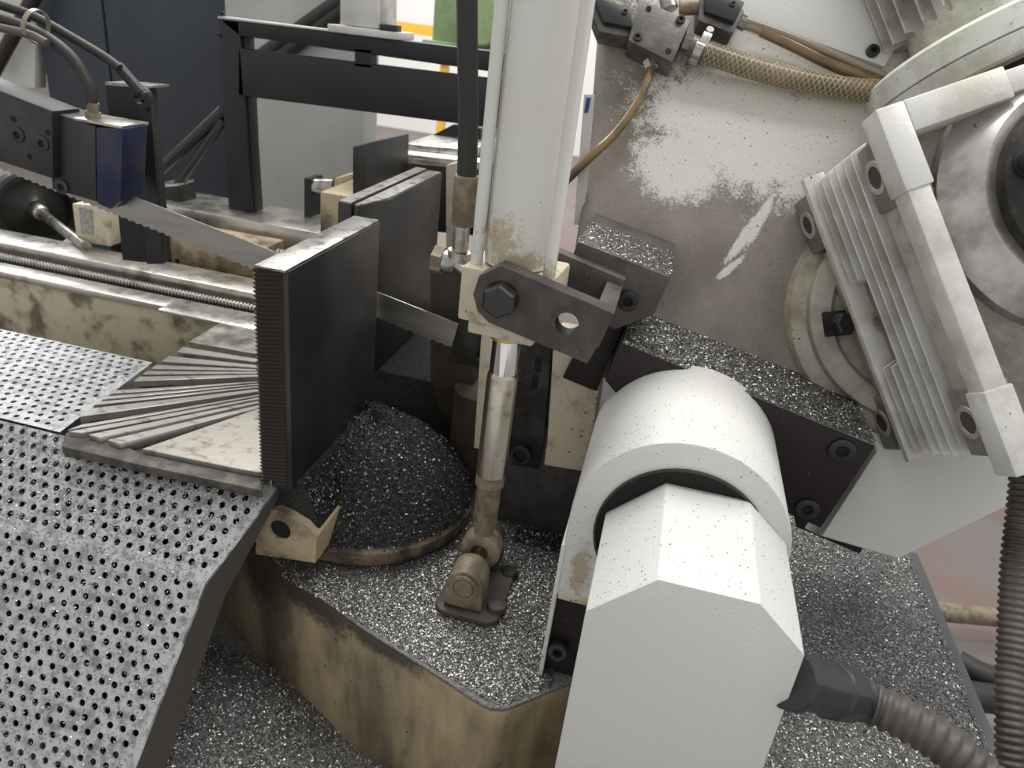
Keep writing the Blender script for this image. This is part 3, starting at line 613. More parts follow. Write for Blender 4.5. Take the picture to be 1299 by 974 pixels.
# ------------------------------------------------------------------ hub and angular cover
HX, HZ, HR, HY0, HY1 = .077, 1.041, .1125, .652, .852
hub = thing('pivot_hub', 'white rounded pivot hub standing behind the angular white cover', 'pivot hub', (HX, .70, .803))
def arch(r, cx, cz_, zb, n=40, full=False):
    pts = [(cx-r, zb)]
    for a in np.linspace(math.pi, -math.pi*.33 if not full else -math.pi*.33, n): pts.append((cx+r*math.cos(a), cz_+r*math.sin(a)))
    pts.append((cx+r*.5, zb)); return pts
outer = arch(HR, HX, HZ, .93)
mk('shell', prism([(p[0], HY0, p[1]) for p in outer], (0, HY1-HY0, 0)), MT['white_paint'], hub, bevel=.003)
mk('bore', lathe((HX+.003, HY0-.0007, HZ-.004), -YY, [(-.01, .088), (.0006, .088), (.0008, .087), (.0008, .083), (.0004, .082), (.0004, .001)], 56), MT['shade_black'], hub)  # black disc on the hub face paints the bore's inner shade
mk('seal_ring', lathe((HX+.003, HY0-.0014, HZ-.004), -YY, [(0, .0885), (.002, .0885), (.002, .0863), (0, .0863)], 56, closed=True), MT['casting_dark'], hub)
mk('pedestal', box(HX-HR, HX+.05, HY0+.012, HY1, .803, .935), MT['black_block'], hub)
mk('side_cheek', box(HX-HR-.003, HX-HR+.002, HY0-.001, HY1, .803, 1.0), MT['white_paint'], hub, bevel=.001)
mk('cheek_step', box(HX-HR+.003, HX-.06, HY0-.001, HY0+.02, .925, .936), MT['cream_paint'], hub, bevel=.002)
sc_ = atY(709, 821, HY0+.008); socket_screw(sc_, (0, -1, .15), .0115, .012, hub, MT['bolt_dark'])
0 and mk('foot_ledge', prism([atZ(x, y, .803) for x, y in ((684, 893), (690, 886), (715, 892), (722, 960), (700, 990), (660, 990), (640, 925))], (0, 0, .003)), MT['cream_paint'], hub)

cov = thing('angular_cover', 'white sheet metal cover box with chamfered top corners', 'cover', (.09, .55, .83))
CY0, CY1 = .500, .675
f_ = [atY(x, y, CY0) for x, y in ((743, 775), (835, 735), (965, 766), (1021, 831))]
f_ += [A([f_[3][0]+.004, CY0, .80]), A([f_[0][0]+.002, CY0, .80])]
mk('shell', prism([p+A([0, .002, 0]) for p in f_], (0, CY1-CY0-.002, 0)), MT['white_paint'], cov, bevel=.0015)
mk('front_panel', prism(f_, (0, .0022, 0)), MT['white_clean'], cov, bevel=.001)
gland = thing('cable_gland', 'black ribbed cable gland screwed into the side of the angular cover', 'cable gland', atX(1030, 870, .2))
g0 = atX(1004, 862, f_[3][0]+.002); g1 = atd(1083, 882, .70)
gd = unit(g1-g0); gl = np.linalg.norm(g1-g0)
mk('nut', lathe(g0-gd*.004, gd, [(0, .026), (.012, .027), (.012, .0235), (gl*.6, .0245), (gl*.62, .027), (gl*.9, .026), (gl*.96, .022), (gl, .018)], 10), MT['plastic_gland'], gland, bevel=.0015, ang=20)
cp = [g0+gd*gl*.85, atd(1100, 890, .695), atd(1150, 913, .68), atd(1200, 945, .665), atd(1260, 1000, .65), atd(1320, 1070, .64)]
tag(mk('flexible_conduit', ribbed(cp, .0205, .0105, .0028), MT['conduit'], ang=50), 'grey ribbed flexible conduit leaving the cable gland', 'conduit')
vp = [atd(1300, 540, .86), atd(1297, 620, .85), atd(1287, 720, .83), atd(1283, 820, .81), atd(1281, 900, .79), atd(1283, 1010, .77)]
tag(mk('flexible_conduit', ribbed(vp, .0150, .0078, .0024), MT['conduit_black'], ang=50), 'black ribbed conduit hanging straight down beside the base edge', 'conduit')

# ------------------------------------------------------------------ gearbox
SC = 1.168; GS = 1.102
GP = CAM + (atd(1003, 240, .8)+A([.008, .026, 0])-CAM)*SC
E1 = unit([.513, -.359, -.779]); GN = unit([.127, -.866, .483]); GN = unit(GN-E1*(GN@E1)); E3 = np.cross(GN, E1)
GL, GD, GW = .340, .204, .34
def G(a, b, c): return GP+(E1*a+GN*(b*1.147-.03)+E3*c)*GS
def gbox(a0, a1, b0, b1, c0, c1): return obox(G((a0+a1)/2, (b0+b1)/2, (c0+c1)/2), E1*(a1-a0)/2*GS, GN*(b1-b0)*1.147/2*GS, E3*(c1-c0)/2*GS)
gb = thing('worm_gearbox', 'cast aluminium worm gearbox with cooling fins bolted to the saw bow', 'gearbox', G(.34, .1, .1))
mk('body', [gbox(.006, GL-.006, .004, GD-.03, .020, GW-.02)], MT['aluminium'], gb, bevel=.004)
mk('edge_ridge', prism([G(.0, .030, .018), G(.0, .041, -.001), G(.0, .049, -.001), G(.0, .053, .022)], E1*GL*GS), MT['aluminium_light'], gb, bevel=.001)
mk('side_slope', prism([G(.085, -.002, .03), G(.085, .0, .012), G(.085, .036, .004), G(.085, .05, .02)], E1*(GL-.17)*GS), MT['aluminium_mid'], gb, bevel=.001)
for i, b in enumerate((.060, .076, .092, .108, .124, .140)):
    segs = [(.006, .135), (.225, GL-.006)] if i < 2 else [(.006, GL-.006)]
    for a0_, a1_ in segs:
        c = .002; mk('cooling_fin', prism([G(a0_, b-.0012, .022), G(a0_+.006, b-.0012, c), G(a1_-.004, b-.0012, c), G(a1_, b-.0012, .022)], GN*.0026), MT['aluminium_light'], gb, bevel=.0006, seg=1)
mk('drain_boss', lathe(G(.18, .070, .022), -E3, [(0, .017), (.012, .015), (.014, .012), (.014, .007), (.006, .006), (.006, .001)], 24), MT['aluminium'], gb)
mk('side_panel', gbox(.07, GL-.07, .150, GD-.02, .006, .03), MT['aluminium_mid'], gb, bevel=.006)
for a in (.015, GL-.078):
    for b0_, b1_ in ((.0, .036), (.150, GD-.022)):
        lg = mk('corner_lug', gbox(a, a+.066, b0_, b1_, .002, .04), MT['aluminium'], gb, bevel=.003)
        cl_ = G(a+.032, (b0_+b1_)/2, .002)
        mk('lug_ring', lathe(cl_, -E3, [(-.001, .0185), (.0014, .018), (.0014, .0125), (-.001, .012)], 24, closed=True), MT['aluminium_mid'], lg)
        mk('lug_hole', lathe(cl_, -E3, [(-.001, .0125), (.0006, .0125), (.0003, .006), (.0003, .001)], 24), MT['dusty_iron'], lg)  # dark disc painting the shade inside the lug hole
# front frame: four bars with stepped ends
FB0, FB1 = GD-.022, GD
mk('frame_bar', gbox(.0, GL, FB0, FB1, .0, .022), MT['aluminium_light'], gb, bevel=.0025)
mk('frame_bar', gbox(.0, .022, FB0, FB1, .022, GW), MT['aluminium_light'], gb, bevel=.0025)
mk('frame_bar', gbox(GL-.022, GL, FB0, FB1, .022, GW), MT['aluminium_light'], gb, bevel=.0025)
mk('frame_corner', gbox(-.004, .075, FB0-.002, FB1+.002, -.002, .025), MT['aluminium_light'], gb, bevel=.002)
mk('frame_corner', gbox(GL-.075, GL+.004, FB0-.002, FB1+.002, -.002, .025), MT['aluminium_light'], gb, bevel=.002)
mk('frame_corner', gbox(-.004, .026, FB0-.002, FB1+.002, .025, .12), MT['aluminium_light'], gb, bevel=.002)
mk('inner_rib', gbox(.034, .05, FB0-.03, FB1-.008, .085, .094), MT['aluminium'], gb, bevel=.002)
fcc = G(.125, FB0, .158)
mk('bearing_cone', lathe(fcc-GN*.01, GN, [(0, .142), (.012, .140), (.030, .120), (.040, .108), (.040, .02)], 64), MT['motor_shine'], gb)
mk('output_flange', lathe(fcc+GN*.028, GN, [(0, .098), (.016, .098), (.018, .095), (.018, .02)], 64), MT['dark_iron'], gb)
for k in range(8):
    a = k*math.pi/4+.25; cb = fcc+GN*.046+(E1*math.cos(a)+E3*math.sin(a))*.078
    mk('flange_bolt', lathe(cb, GN, [(0, .0155), (.003, .0155), (.003, .0125), (.012, .0120), (.013, .009)], 18), MT['bolt_dark'], gb)

# motor above the gearbox
mo = thing('drive_motor', 'pale green grey electric drive motor with round flange and cooling fins', 'motor', G(-.03, .08, .17))
md = -E1; mc = G(-.03, .03, .262)
mk('flange_ring', lathe(mc, md, [(0, .146), (.003, .150), (.024, .152), (.0245, .150)], 72), MT['motor_paint'], mo)
mk('flange_ring', lathe(mc+md*.0255, md, [(0, .150), (.001, .152), (.028, .150), (.033, .144), (.034, .10)], 72), MT['motor_paint'], mo)
mk('neck', cyl(mc+md*-.04, mc, .12, 48), MT['dark_iron'], mo)
mk('body', lathe(mc+md*.06, md, [(0, .05), (.0, .07), (.02, .078), (.3, .078)], 48), MT['motor_paint'], mo)
for k in range(26):
    a = 2*math.pi*k/26; d = E3*math.cos(a)+GN*math.sin(a); t = np.cross(md, d)
    mk('cooling_fin', obox(mc+md*.21+d*.090, md*.11, d*.018, t*.0016), MT['aluminium_mid'], mo, bevel=.0008, seg=1)

# ------------------------------------------------------------------ coolant manifold, valves and hoses on the bow
mf = thing('coolant_manifold', 'square steel coolant manifold block with four screw positions', 'manifold', bow(820, 60, 0))
mt = [bow(x, y, .045) for x, y in ((811, -2), (876, 26), (853, 79), (797, 51))]
mk('block', prism(mt, -BN*.044), MT['manifold'], mf, bevel=.0015)
for x, y in ((823, 11), (848, 65)): hole(bow(x, y, .0455), BN, .0036, mf)
for x, y in ((863.5, 25.5), (808.5, 47.5)): socket_screw(bow(x, y, .045), BN, .0058, .004, mf, MT['bolt_dark'])
mk('outlet_nut', hexp(bow(827, 86, .022), bow(822, 70, .022)-bow(827, 86, .022), .0095, .012, .001), MT['steel'], mf, ang=20)
mk('hose_nut', hexp(bow(878, 58, .022), bow(850, 48, .022)-bow(878, 58, .022), .012, .014, .001), MT['bolt_steel'], mf, ang=20)
mk('pipe_stub', cyl(bow(845, -6, .022), bow(850, 12, .022), .011, 18), MT['steel'], mf)
mk('pipe_stub', cyl(bow(862, 10, .022), bow(900, 8, .024), .010, 18), MT['oily_brass'], mf)
def valve(px, label):
    t = thing('solenoid_plug', label, 'solenoid plug', bow(*px[0], .0))
    q = [bow(x, y, .035) for x, y in px]; mk('housing', prism(q, -BN*.034), MT['manifold'], t, bevel=.002)
    c = A(q).mean(0); q2 = [c+(p-c)*.86+BN*.0005+BZ*.006 for p in q]; mk('cap', prism(q2, BN*.010), MT['plastic_black'], t, bevel=.002)
    socket_screw(c+BZ*.012+BX*.012+BN*.0105, BN, .004, .002, t, MT['bolt_dark'])
valve([(745, 2), (800, 18), (803, 48), (760, 40)], 'black solenoid plug left of the square coolant manifold')
valve([(888, -12), (945, 12), (930, 42), (886, 26)], 'black solenoid plug beside the clear coolant tube')
tag(mk('amber_hose', hose([bow(826, 84, .022), bow(820, 105, .026), bow(806, 135, .03), bow(780, 170, .03), bow(748, 200, .028), bow(715, 232, .01)], .0062), MT['amber_tube']), 'thin amber coolant hose curving from the manifold towards the cylinder', 'hose')
cb_ = thing('braided_hose', 'braided translucent coolant hose held by a worm drive clamp', 'hose', bow(1000, 95, 0))
mk('hose', hose([bow(876, 57, .026), bow(900, 68, .026), bow(950, 85, .022), bow(1020, 103, .02), bow(1080, 113, .018), bow(1150, 118, .015)], .0142), MT['braid'], cb_)
P_, _ = resample(spline([bow(893, 66, .026), bow(950, 85, .022), bow(1020, 103, .02), bow(1080, 113, .018), bow(1125, 116, .015)]), .002)
Tg = np.gradient(P_, axis=0); Tg /= np.linalg.norm(Tg, axis=1)[:, None]
Uu = np.cross(Tg, BN); Uu /= np.linalg.norm(Uu, axis=1)[:, None]; Ww = np.cross(Tg, Uu)
for s, cnt in ((1, 8), (-1, 8)):
    for k in range(cnt):
        a = s*np.arange(len(P_))*.002/.055*2*math.pi+2*math.pi*k/cnt
        mk('braid_thread', sweep(P_+(Uu*np.cos(a)[:, None]+Ww*np.sin(a)[:, None])*.0142, .0006, 4), MT['braid_thread'], cb_)
cA, cB = bow(880, 64, .026), bow(890, 68, .026); cdv = unit(cB-cA)
mk('clamp_band', lathe(cA, cdv, [(0, .0158), (.011, .0158), (.011, .0146), (0, .0146)], 36, closed=True), MT['steel'], cb_)
for k in range(18):
    a = math.pi*2*k/18; _, u_, w_ = frame_of(cdv); d = u_*math.cos(a)+w_*math.sin(a)
    mk('clamp_thread', obox(cA+cdv*.0055+d*.0162, cdv*.005, d*.0006, np.cross(cdv, d)*.0013), MT['steel'], cb_)
cs = bow(899, 42, .034); mk('clamp_screw', lathe(cs-BN*.004, unit(BN+BZ*.3), [(0, .0062), (.008, .0062), (.010, .005)], 16), MT['bolt_steel'], cb_)
mk('clamp_housing', obox(bow(894, 52, .036), unit(bow(899, 42, .036)-bow(890, 62, .036))*.010, cdv*.006, BN*.005), MT['steel'], cb_, bevel=.001)
ct = thing('clear_tube', 'clear coolant tube half filled with amber fluid above the braided hose', 'hose', bow(1000, 60, 0))
mk('fitting', hexp(bow(938, 28, .024), bow(948, 33, .024)-bow(938, 28, .024), .0085, .010, .001), MT['bolt_steel'], ct, ang=20)
mk('clear_end', hose([bow(944, 31, .024), bow(956, 35, .024), bow(968, 40, .022)], .0062, .003), MT['clear_tube'], ct)
mk('tube', hose([bow(966, 39, .022), bow(1010, 60, .018), bow(1060, 84, .016), bow(1120, 106, .014), bow(1160, 120, .012)], .0078), MT['amber_tube'], ct)
mk('tube_upper', hose([bow(946, 26, .028), bow(1000, 45, .024), bow(1060, 70, .02), bow(1125, 97, .016)], .005), MT['clear_tube'], ct)

# ------------------------------------------------------------------ right blade guide below the bracket
rg = thing('right_blade_guide', 'dark slotted blade guide arm with cream cheeks behind the piston rod', 'blade guide', (-.13, .95, .90))
mk('cream_bar', prism([atY(x, y, .93) for x, y in ((612, 400), (628, 402), (621, 572), (601, 568))], (0, .02, 0)), MT['cream_paint'], rg, bevel=.001)
mk('slotted_arm', prism([atY(x, y, .925) for x, y in ((648, 400), (702, 420), (690, 560), (683, 596), (650, 590), (640, 560))], (0, .04, 0)), MT['dark_iron'], rg, bevel=.002)
for (x0, y0, x1, y1) in ((684, 452, 682, 472), (680, 476, 677, 494)):
    a, b = atY(x0, y0, .9245), atY(x1, y1, .9245); mk('slot', obox((a+b)/2, A([.0045, 0, 0]), A([0, .0006, 0]), (b-a)/2), MT['shade_black'], rg)
kn = atY(662, 573, .925); mk('knob', lathe(kn, (0, -1, 0), [(0, .016), (.012, .016), (.014, .014), (.014, .010), (.006, .009), (.006, .001)], 24), MT['dark_iron'], rg)
mk('cream_cheek', prism([atY(x, y, .915) for x, y in ((702, 430), (768, 440), (745, 599), (690, 590), (694, 560), (698, 500))], (0, .07, 0)), MT['cream_paint'], rg, bevel=.002)
mk('rear_cheek', prism([atY(x, y, .955) for x, y in ((770, 400), (800, 425), (770, 480), (755, 480))], (0, .03, 0)), MT['casting_cream'], rg, bevel=.002)
mk('carbide_holder', prism([atY(x, y, .965) for x, y in ((588, 386), (612, 396), (607, 466), (567, 460))], (0, .06, 0)), MT['dark_iron'], rg, bevel=.002)
mk('guide_pad', prism([atY(x, y, .955) for x, y in ((612, 392), (650, 400), (646, 480), (606, 468))], (0, .05, 0)), MT['dark_iron'], rg, bevel=.002)
socket_screw(atY(610, 460, .955), (0, -1, 0), .010, .004, rg, MT['dark_iron'])
mk('support_block', prism([atY(x, y, 1.05) for x, y in ((545, 330), (600, 345), (600, 540), (560, 530), (545, 480))], (0, .1, 0)), MT['casting_dark'], rg, bevel=.004)

# ------------------------------------------------------------------ saw blade
bla = thing('saw_blade', 'long thin toothed steel band saw blade slanting between the guides', 'saw blade', atY(500, 420, 1.0))
bA, bB = atY(-60, 176, 1.0), atY(600, 436, 1.0); bd = unit(bB-bA); bq = unit(A([-bd[2], 0, bd[0]])); bL = np.linalg.norm(bB-bA)
vv = [bA+bq*.021, bB+bq*.021]; low = []; nt_ = 68
for i in range(nt_+1):
    s = bL*i/nt_; low += [bA+bd*s-bq*.0205, bA+bd*min(bL, s+bL/nt_*.55)-bq*.0175]
prof = [bA+bq*.021]+low[:-1]+[bB+bq*.021]
mk('band', prism(prof, (0, .0016, 0)), MT['blade_steel'], bla)
mk('back_edge', obox((bA+bB)/2+bq*.0212+YY*.0008, bd*bL/2, bq*.0006, YY*.0011), MT['steel'], bla)

# ------------------------------------------------------------------ left blade guide
lg_ = thing('left_blade_guide', 'dark steel blade guide block with socket screws and a blue guide shoe', 'blade guide', atY(100, 265, .98))
GY = .965
mk('clamp_block', prism([atY(x, y, GY) for x, y in ((-90, 80), (66, 141), (67, 227), (-90, 175))], (0, .055, 0)), MT['jaw_steel'], lg_, bevel=.002)
mk('guide_body', prism([atY(x, y, GY+.012) for x, y in ((60, 140), (121, 160), (122, 256), (66, 240))], (0, .06, 0)), MT['jaw_steel'], lg_, bevel=.002)
mk('guide_top', prism([atY(x, y, GY+.010) for x, y in ((92, 149), (155, 160), (154, 164), (93, 153))], (0, .06, 0)), MT['rail_steel'], lg_, bevel=.001)
mk('blue_shoe', prism([atY(x, y, GY+.008) for x, y in ((121, 161), (156, 163), (153, 256), (139, 266), (122, 258))], (0, .055, 0)), MT['blue_guide'], lg_, bevel=.003)
for x, y in ((23, 171), (54, 182)): socket_screw(atY(x, y, GY), (0, -1, 0), .0115, .003, lg_, MT['bolt_dark'])
for x, y in ((17, 151), (61, 168), (37.5, 198.5)): hole(atY(x, y, GY-.0003), (0, -1, 0), .0042, lg_)
socket_screw(atY(79, 237, GY+.012), (0, -1, 0), .0115, .003, lg_, MT['bolt_dark'])
mk('hose_fitting', [cyl(atY(118, 154, 1.0), atY(118, 130, 1.0), .0085, 18), hexp(atY(118, 152, 1.0), atY(118, 142, 1.0)-atY(118, 152, 1.0), .0115, .012)], MT['oily_brass'], lg_)
def tube(name, px, Y, r, m, label): return tag(mk(name, hose([atY(x, y, Y) for x, y in px], r), MT[m]), label, 'hose')
tube('coolant_hose', [(-60, 8), (0, 24), (40, 38), (70, 55), (95, 78), (112, 108), (117, 135)], 1.0, .0085, 'rubber', 'dark coolant hose bending down into the brass fitting of the left guide')
tube('coolant_hose', [(-60, -12), (0, 6), (45, 22), (95, 50), (135, 74), (153, 88)], 1.03, .0070, 'rubber', 'thin dark coolant hose running to the swivel on the black upright')
tube('coolant_hose', [(-60, 20), (0, 35), (38, 44), (60, 55)], .985, .006, 'conduit', 'short brown hose tied below the two dark coolant hoses')
mk_t = mk('cable_tie', lathe(atY(43, 32, 1.0), atY(60, 40, 1.0)-atY(43, 32, 1.0), [(0, .024), (.007, .024), (.007, .0225), (0, .0225)], 28, closed=True), MT['clear_tube'])
tag(mk_t, 'pale plastic cable tie bundling the coolant hoses', 'cable tie')
upr = thing('guide_upright', 'tall black upright plate with a hose swivel at its top', 'upright', (-.92, 1.12, TZ))
mk('plate', prism([atY(x, y, 1.10) for x, y in ((133, 107), (178, 112), (200, 335), (155, 330))], (0, .04, 0)), MT['black_paint'], upr, bevel=.002)
mk('side_strip', prism([atY(x, y, 1.085) for x, y in ((174, 126), (191, 126), (206, 335), (186, 335))], (0, .014, 0)), MT['plastic_black'], upr, bevel=.001)
mk('top_cap', prism([atY(x, y, 1.10) for x, y in ((133, 104), (190, 109), (190, 112), (133, 108))], (0, .05, 0)), MT['rail_steel'], upr)
mk('swivel_eye', lathe(atY(183, 124, 1.084), (0, -1, 0), [(0, .017), (.012, .017), (.012, .009), (0, .009)], 24, closed=True), MT['bolt_dark'], upr)
mk('swivel_tube', [cyl(atY(150, 84, 1.06), atY(180, 118, 1.06), .0085, 16), cyl(atY(174, 110, 1.06), atY(184, 121, 1.06), .0065, 16)], MT['bolt_dark'], upr)

# ------------------------------------------------------------------ things behind: wheel, boxes, frame
hw = thing('hand_wheel', 'black hand wheel behind the slide bed rails', 'hand wheel', atY(55, 308, 1.45))
wc = atY(44, 264, 1.45); wax = unit([.85, -.52, .0])
mk('rim', lathe(wc-wax*.02, wax, [(0, .083), (.006, .091), (.036, .091), (.042, .084), (.042, .074), (.02, .070), (.0, .074)], 40, closed=True), MT['wheel_black'], hw)
mk('web', lathe(wc-wax*.005, wax, [(0, .076), (.006, .076), (.012, .03), (.02, .02)], 32), MT['wheel_black'], hw)
mk('hub_cap', lathe(wc, wax, [(0, .022), (.05, .018), (.055, .014)], 20), MT['steel'], hw)
mk('shaft', cyl(wc+wax*.05, wc+wax*.33, .011, 16), MT['steel'], hw)
sb = thing('switch_box', 'small cream box with a grey rating label behind the blade', 'box', atY(115, 316, 1.3))
mk('case', prism([atY(x, y, 1.3) for x, y in ((91, 258), (137, 262), (140, 313), (97, 306))], (0, .07, 0)), MT['cream_paint'], sb, bevel=.003)
mk('rating_label', prism([atY(x, y, 1.2985) for x, y in ((100, 263), (117, 266), (118, 298), (103, 296))], (0, .001, 0)), MT['label_grey'], sb)
cbk = thing('carriage_block', 'cream carriage block with a small dark hole under the saw blade', 'carriage', atY(260, 352, 1.36))
mk('block', prism([atY(x, y, 1.36) for x, y in ((208, 296), (330, 318), (330, 352), (212, 340))], (0, .1, 0)), MT['casting_cream'], cbk, bevel=.003)
hole(atY(225, 331, 1.3597), (0, -1, 0), .005, cbk)
mk('dark_bracket', prism([atY(x, y, 1.34) for x, y in ((138, 278), (205, 290), (210, 336), (140, 322))], (0, .1, 0)), MT['black_paint'], cbk, bevel=.003)

fr = thing('black_frame', 'black square tube frame with wide cross panel behind the vise', 'frame', atY(300, 272, 1.55))
FY = 1.55
mk('post', prism([atY(x, y, FY) for x, y in ((277, 24), (303, 27), (320, 273), (290, 269))], (0, .05, 0)), MT['black_frame'], fr, bevel=.002)
mk('post_strip', prism([atY(x, y, FY+.01) for x, y in ((307, 45), (313, 46), (324, 273), (318, 272))], (0, .03, 0)), MT['black_frame'], fr, bevel=.001)
mk('top_beam', prism([atY(x, y, FY) for x, y in ((276, 23), (700, 74), (700, 102), (302, 45))], (0, .05, 0)), MT['black_frame'], fr, bevel=.002)
mk('cross_panel', prism([atY(x, y, FY) for x, y in ((302, 61), (700, 109), (700, 172), (302, 121))], (0, .03, 0)), MT['black_frame'], fr, bevel=.002)
mk('spacer', prism([atY(x, y, FY) for x, y in ((450, 62), (471, 64), (471, 86), (450, 84))], (0, .03, 0)), MT['black_frame'], fr)
mk('beam_edge', prism([atY(x, y, FY) for x, y in ((276, 20.5), (420, 38), (420, 40), (276, 23))], (0, .05, 0)), MT['light_panel'], fr)
for x, y in ((282.5, 17.5), (277.5, 44)): socket_screw(atY(x, y, FY), (0, -1, 0), .005, .003, fr, MT['bolt_dark'])
hv = thing('valve_block', 'pale steel hydraulic valve block standing on the black frame', 'valve block', atY(460, 46, 1.56))
mk('foot_plate', prism([atY(x, y, 1.54) for x, y in ((415, 30), (506, 41), (506, 51), (415, 40))], (0, .09, 0)), MT['light_panel'], hv, bevel=.002)
mk('body', prism([atY(x, y, 1.55) for x, y in ((431, -30), (480, -30), (480, 37), (431, 31))], (0, .06, 0)), MT['light_panel'], hv, bevel=.003)
mk('side_block', prism([atY(x, y, 1.56) for x, y in ((480, -30), (492, -30), (492, 38), (480, 37))], (0, .05, 0)), MT['aluminium_light'], hv, bevel=.002)
mk('black_socket', prism([atY(x, y, 1.54) for x, y in ((481, 30), (503, 32), (503, 41), (481, 38))], (0, .03, 0)), MT['plastic_black'], hv, bevel=.002)
nc = thing('navy_cabinet', 'dark navy sheet steel cabinet with a vertical door seam', 'cabinet', (-2.0, 2.5, 0))
na, nb, nd = atY(44, 0, 2.3)[0], atY(136, 60, 2.3)[0], atY(300, 60, 2.3)[0]
mk('door', box(na, nb-.004, 2.3, 2.5, .05, 2.1), MT['navy_panel'], nc, bevel=.004)
mk('door', box(nb+.004, nd, 2.3, 2.5, .05, 2.1), MT['navy_panel'], nc, bevel=.004)
mk('carcass', box(na, nd, 2.31, 2.9, 0, 2.09), MT['navy_panel'], nc)
gcb = thing('grey_cabinet', 'plain light grey cabinet standing behind the black frame', 'cabinet', (-1.1, 2.17, 0))
mk('body', box(atY(292, 160, 2.12)[0], atY(462, 160, 2.12)[0], 2.12, 2.22, 0, 2.1), MT['grey_panel'], gcb, bevel=.006)
wp = thing('leaning_panel', 'off white stained panel at the end of the navy cabinet', 'panel', atY(20, 110, 2.3))
mk('sheet', prism([atY(x, y, 2.3) for x, y in ((-120, -60), (46, -60), (44, 112), (-120, 95))], (0, .05, 0)), MT['light_panel'], wp)
mk('rail', cyl(atY(-10, 95, 2.25), atY(52, -20, 2.25), .022, 12), MT['bolt_dark'], wp)
pbr = thing('pipe_brace', 'two thin dark pipes slanting up from a foot block beside the frame', 'pipe brace', atY(215, 262, 1.56))
for p0, p1, r in (((200, 219), (284, 140), .013), ((222, 240), (284, 152), .011)): mk('pipe', cyl(atY(*p0, 1.56), atY(*p1, 1.56), r, 16), MT['bolt_dark'], pbr)
mk('foot_block', prism([atY(x, y, 1.535) for x, y in ((196, 238), (226, 236), (232, 262), (200, 260))], (0, .06, 0)), MT['black_paint'], pbr, bevel=.003)
mk('foot_top', prism([atY(x, y, 1.535) for x, y in ((196, 234), (226, 233), (226, 236), (196, 238))], (0, .06, 0)), MT['rail_steel'], pbr)
for p0, p1, r, lab in (((330, 72), (452, -14), .02, 'farther from the valve block'), ((352, 74), (470, -14), .02, 'next to the valve block')):
    tag(mk('slanted_pipe', cyl(atY(*p0, 2.10), atY(*p1, 2.10), r, 16), MT['rubber']), 'black hose slanting up behind the frame, ' + lab, 'hose', 'slanted hoses behind the black frame')
# stock on rollers, right of the rear jaw
st = thing('bar_stock', 'bright steel bar lying on the infeed roller behind the vise', 'steel bar', (-.45, 1.85, 1.1))
mk('bar', prism([atY(x, y, 1.8) for x, y in ((512, 182), (600, 190), (600, 208), (512, 200))], (0, .25, 0)), MT['steel'], st, bevel=.004)
rl = thing('infeed_roller', 'dark infeed roller frame behind the fixed jaws', 'roller', (-.45, 1.75, .8))
mk('frame', prism([atY(x, y, 1.7) for x, y in ((505, 205), (610, 215), (610, 300), (505, 290))], (0, .3, 0)), MT['black_paint'], rl, bevel=.004)
mk('roller', cyl(atY(500, 200, 1.72), atY(620, 213, 1.72), .02, 20), MT['rail_steel'], rl)
mk('dark_bar', prism([atY(x, y, 2.0) for x, y in ((528, 182), (575, 158), (610, 163), (610, 190))], (0, .1, 0)), MT['black_paint'], rl)
mk('cream_post', prism([atY(x, y, 1.42) for x, y in ((566, 210), (585, 205), (585, 330), (566, 330))], (0, .05, 0)), MT['cream_paint'], rl)
cr = thing('cross_roller', 'short bright steel roller in a black bearing left of the rear jaw', 'roller', atY(405, 270, 1.7))
mk('roller', cyl(atY(394, 236, 1.62), atY(425, 236, 1.62), .018, 20), MT['steel'], cr)
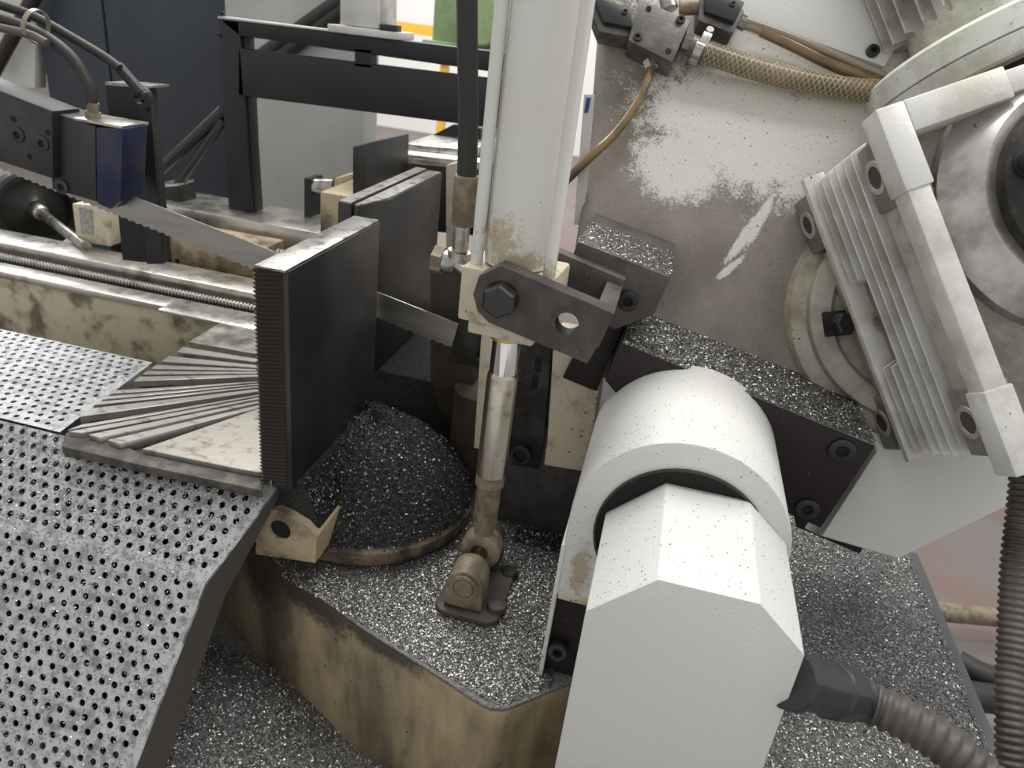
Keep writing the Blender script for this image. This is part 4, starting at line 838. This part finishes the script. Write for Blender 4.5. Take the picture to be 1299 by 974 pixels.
mk('bearing', prism([atY(x, y, 1.6) for x, y in ((386, 226), (394, 227), (394, 280), (386, 279))], (0, .06, 0)), MT['black_paint'], cr)
mk('slide_block', prism([atY(x, y, 1.55) for x, y in ((424, 226), (447, 220), (447, 275), (418, 278))], (0, .08, 0)), MT['casting_cream'], cr, bevel=.004)
# far background
gm = thing('green_machine', 'green painted machine tool far back in the workshop', 'machine', (-.9, 4.2, 0))
gx0, gx1 = atY(548, 30, 4)[0], atY(640, 30, 4)[0]
mk('pedestal', box(gx1-.05, gx1+.35, 4.1, 4.6, 0, 1.9), MT['green_paint'], gm)
mk('column', box(gx0, gx1, 4.0, 4.6, 1.26, 1.9), MT['green_paint'], gm, bevel=.02)
mk('spindle_head', cyl(((gx0+gx1)/2+.1, 3.85, 1.48), ((gx0+gx1)/2+.1, 4.0, 1.48), .12, 28, ch=.01), MT['green_paint'], gm)
mk('ledge', box(gx0-.03, gx1, 3.95, 4.0, 1.32, 1.36), MT['green_paint'], gm, bevel=.005)
yb = thing('yellow_barrier', 'yellow guard rail far back in the workshop', 'guard rail', (-2.2, 8, 0))
bx0, bx1 = atY(490, 25, 8)[0], atY(560, 32, 8)[0]
for z in (1.30, 1.10): mk('rail', box(bx0-.3, bx1+.2, 8.0, 8.05, z-.05, z+.05), MT['yellow_paint'], yb)
for x in (bx0-.2, bx1): mk('post', box(x, x+.08, 8.05, 8.12, 0, 1.3), MT['yellow_paint'], yb)
# right side: floor pipe and cables
tag(mk('floor_pipe', cyl(atZ(1150, 772, .10), atZ(1340, 790, .10), .028, 18), MT['oily_brass']), 'thin brownish pipe running along the floor beside the base', 'pipe')
tag(mk('cable_bundle', hose([atZ(1215, 838, .2), atZ(1250, 856, .2), atZ(1300, 868, .2), atZ(1360, 880, .2)], .028, .01), MT['rubber']), 'upper dirty black cable crossing behind the hanging conduit', 'cable')
tag(mk('cable_bundle', hose([atZ(1215, 880, .18), atZ(1250, 885, .18), atZ(1300, 890, .18), atZ(1360, 895, .18)], .035, .01), MT['rubber']), 'lower thick black cable crossing behind the hanging conduit', 'cable')
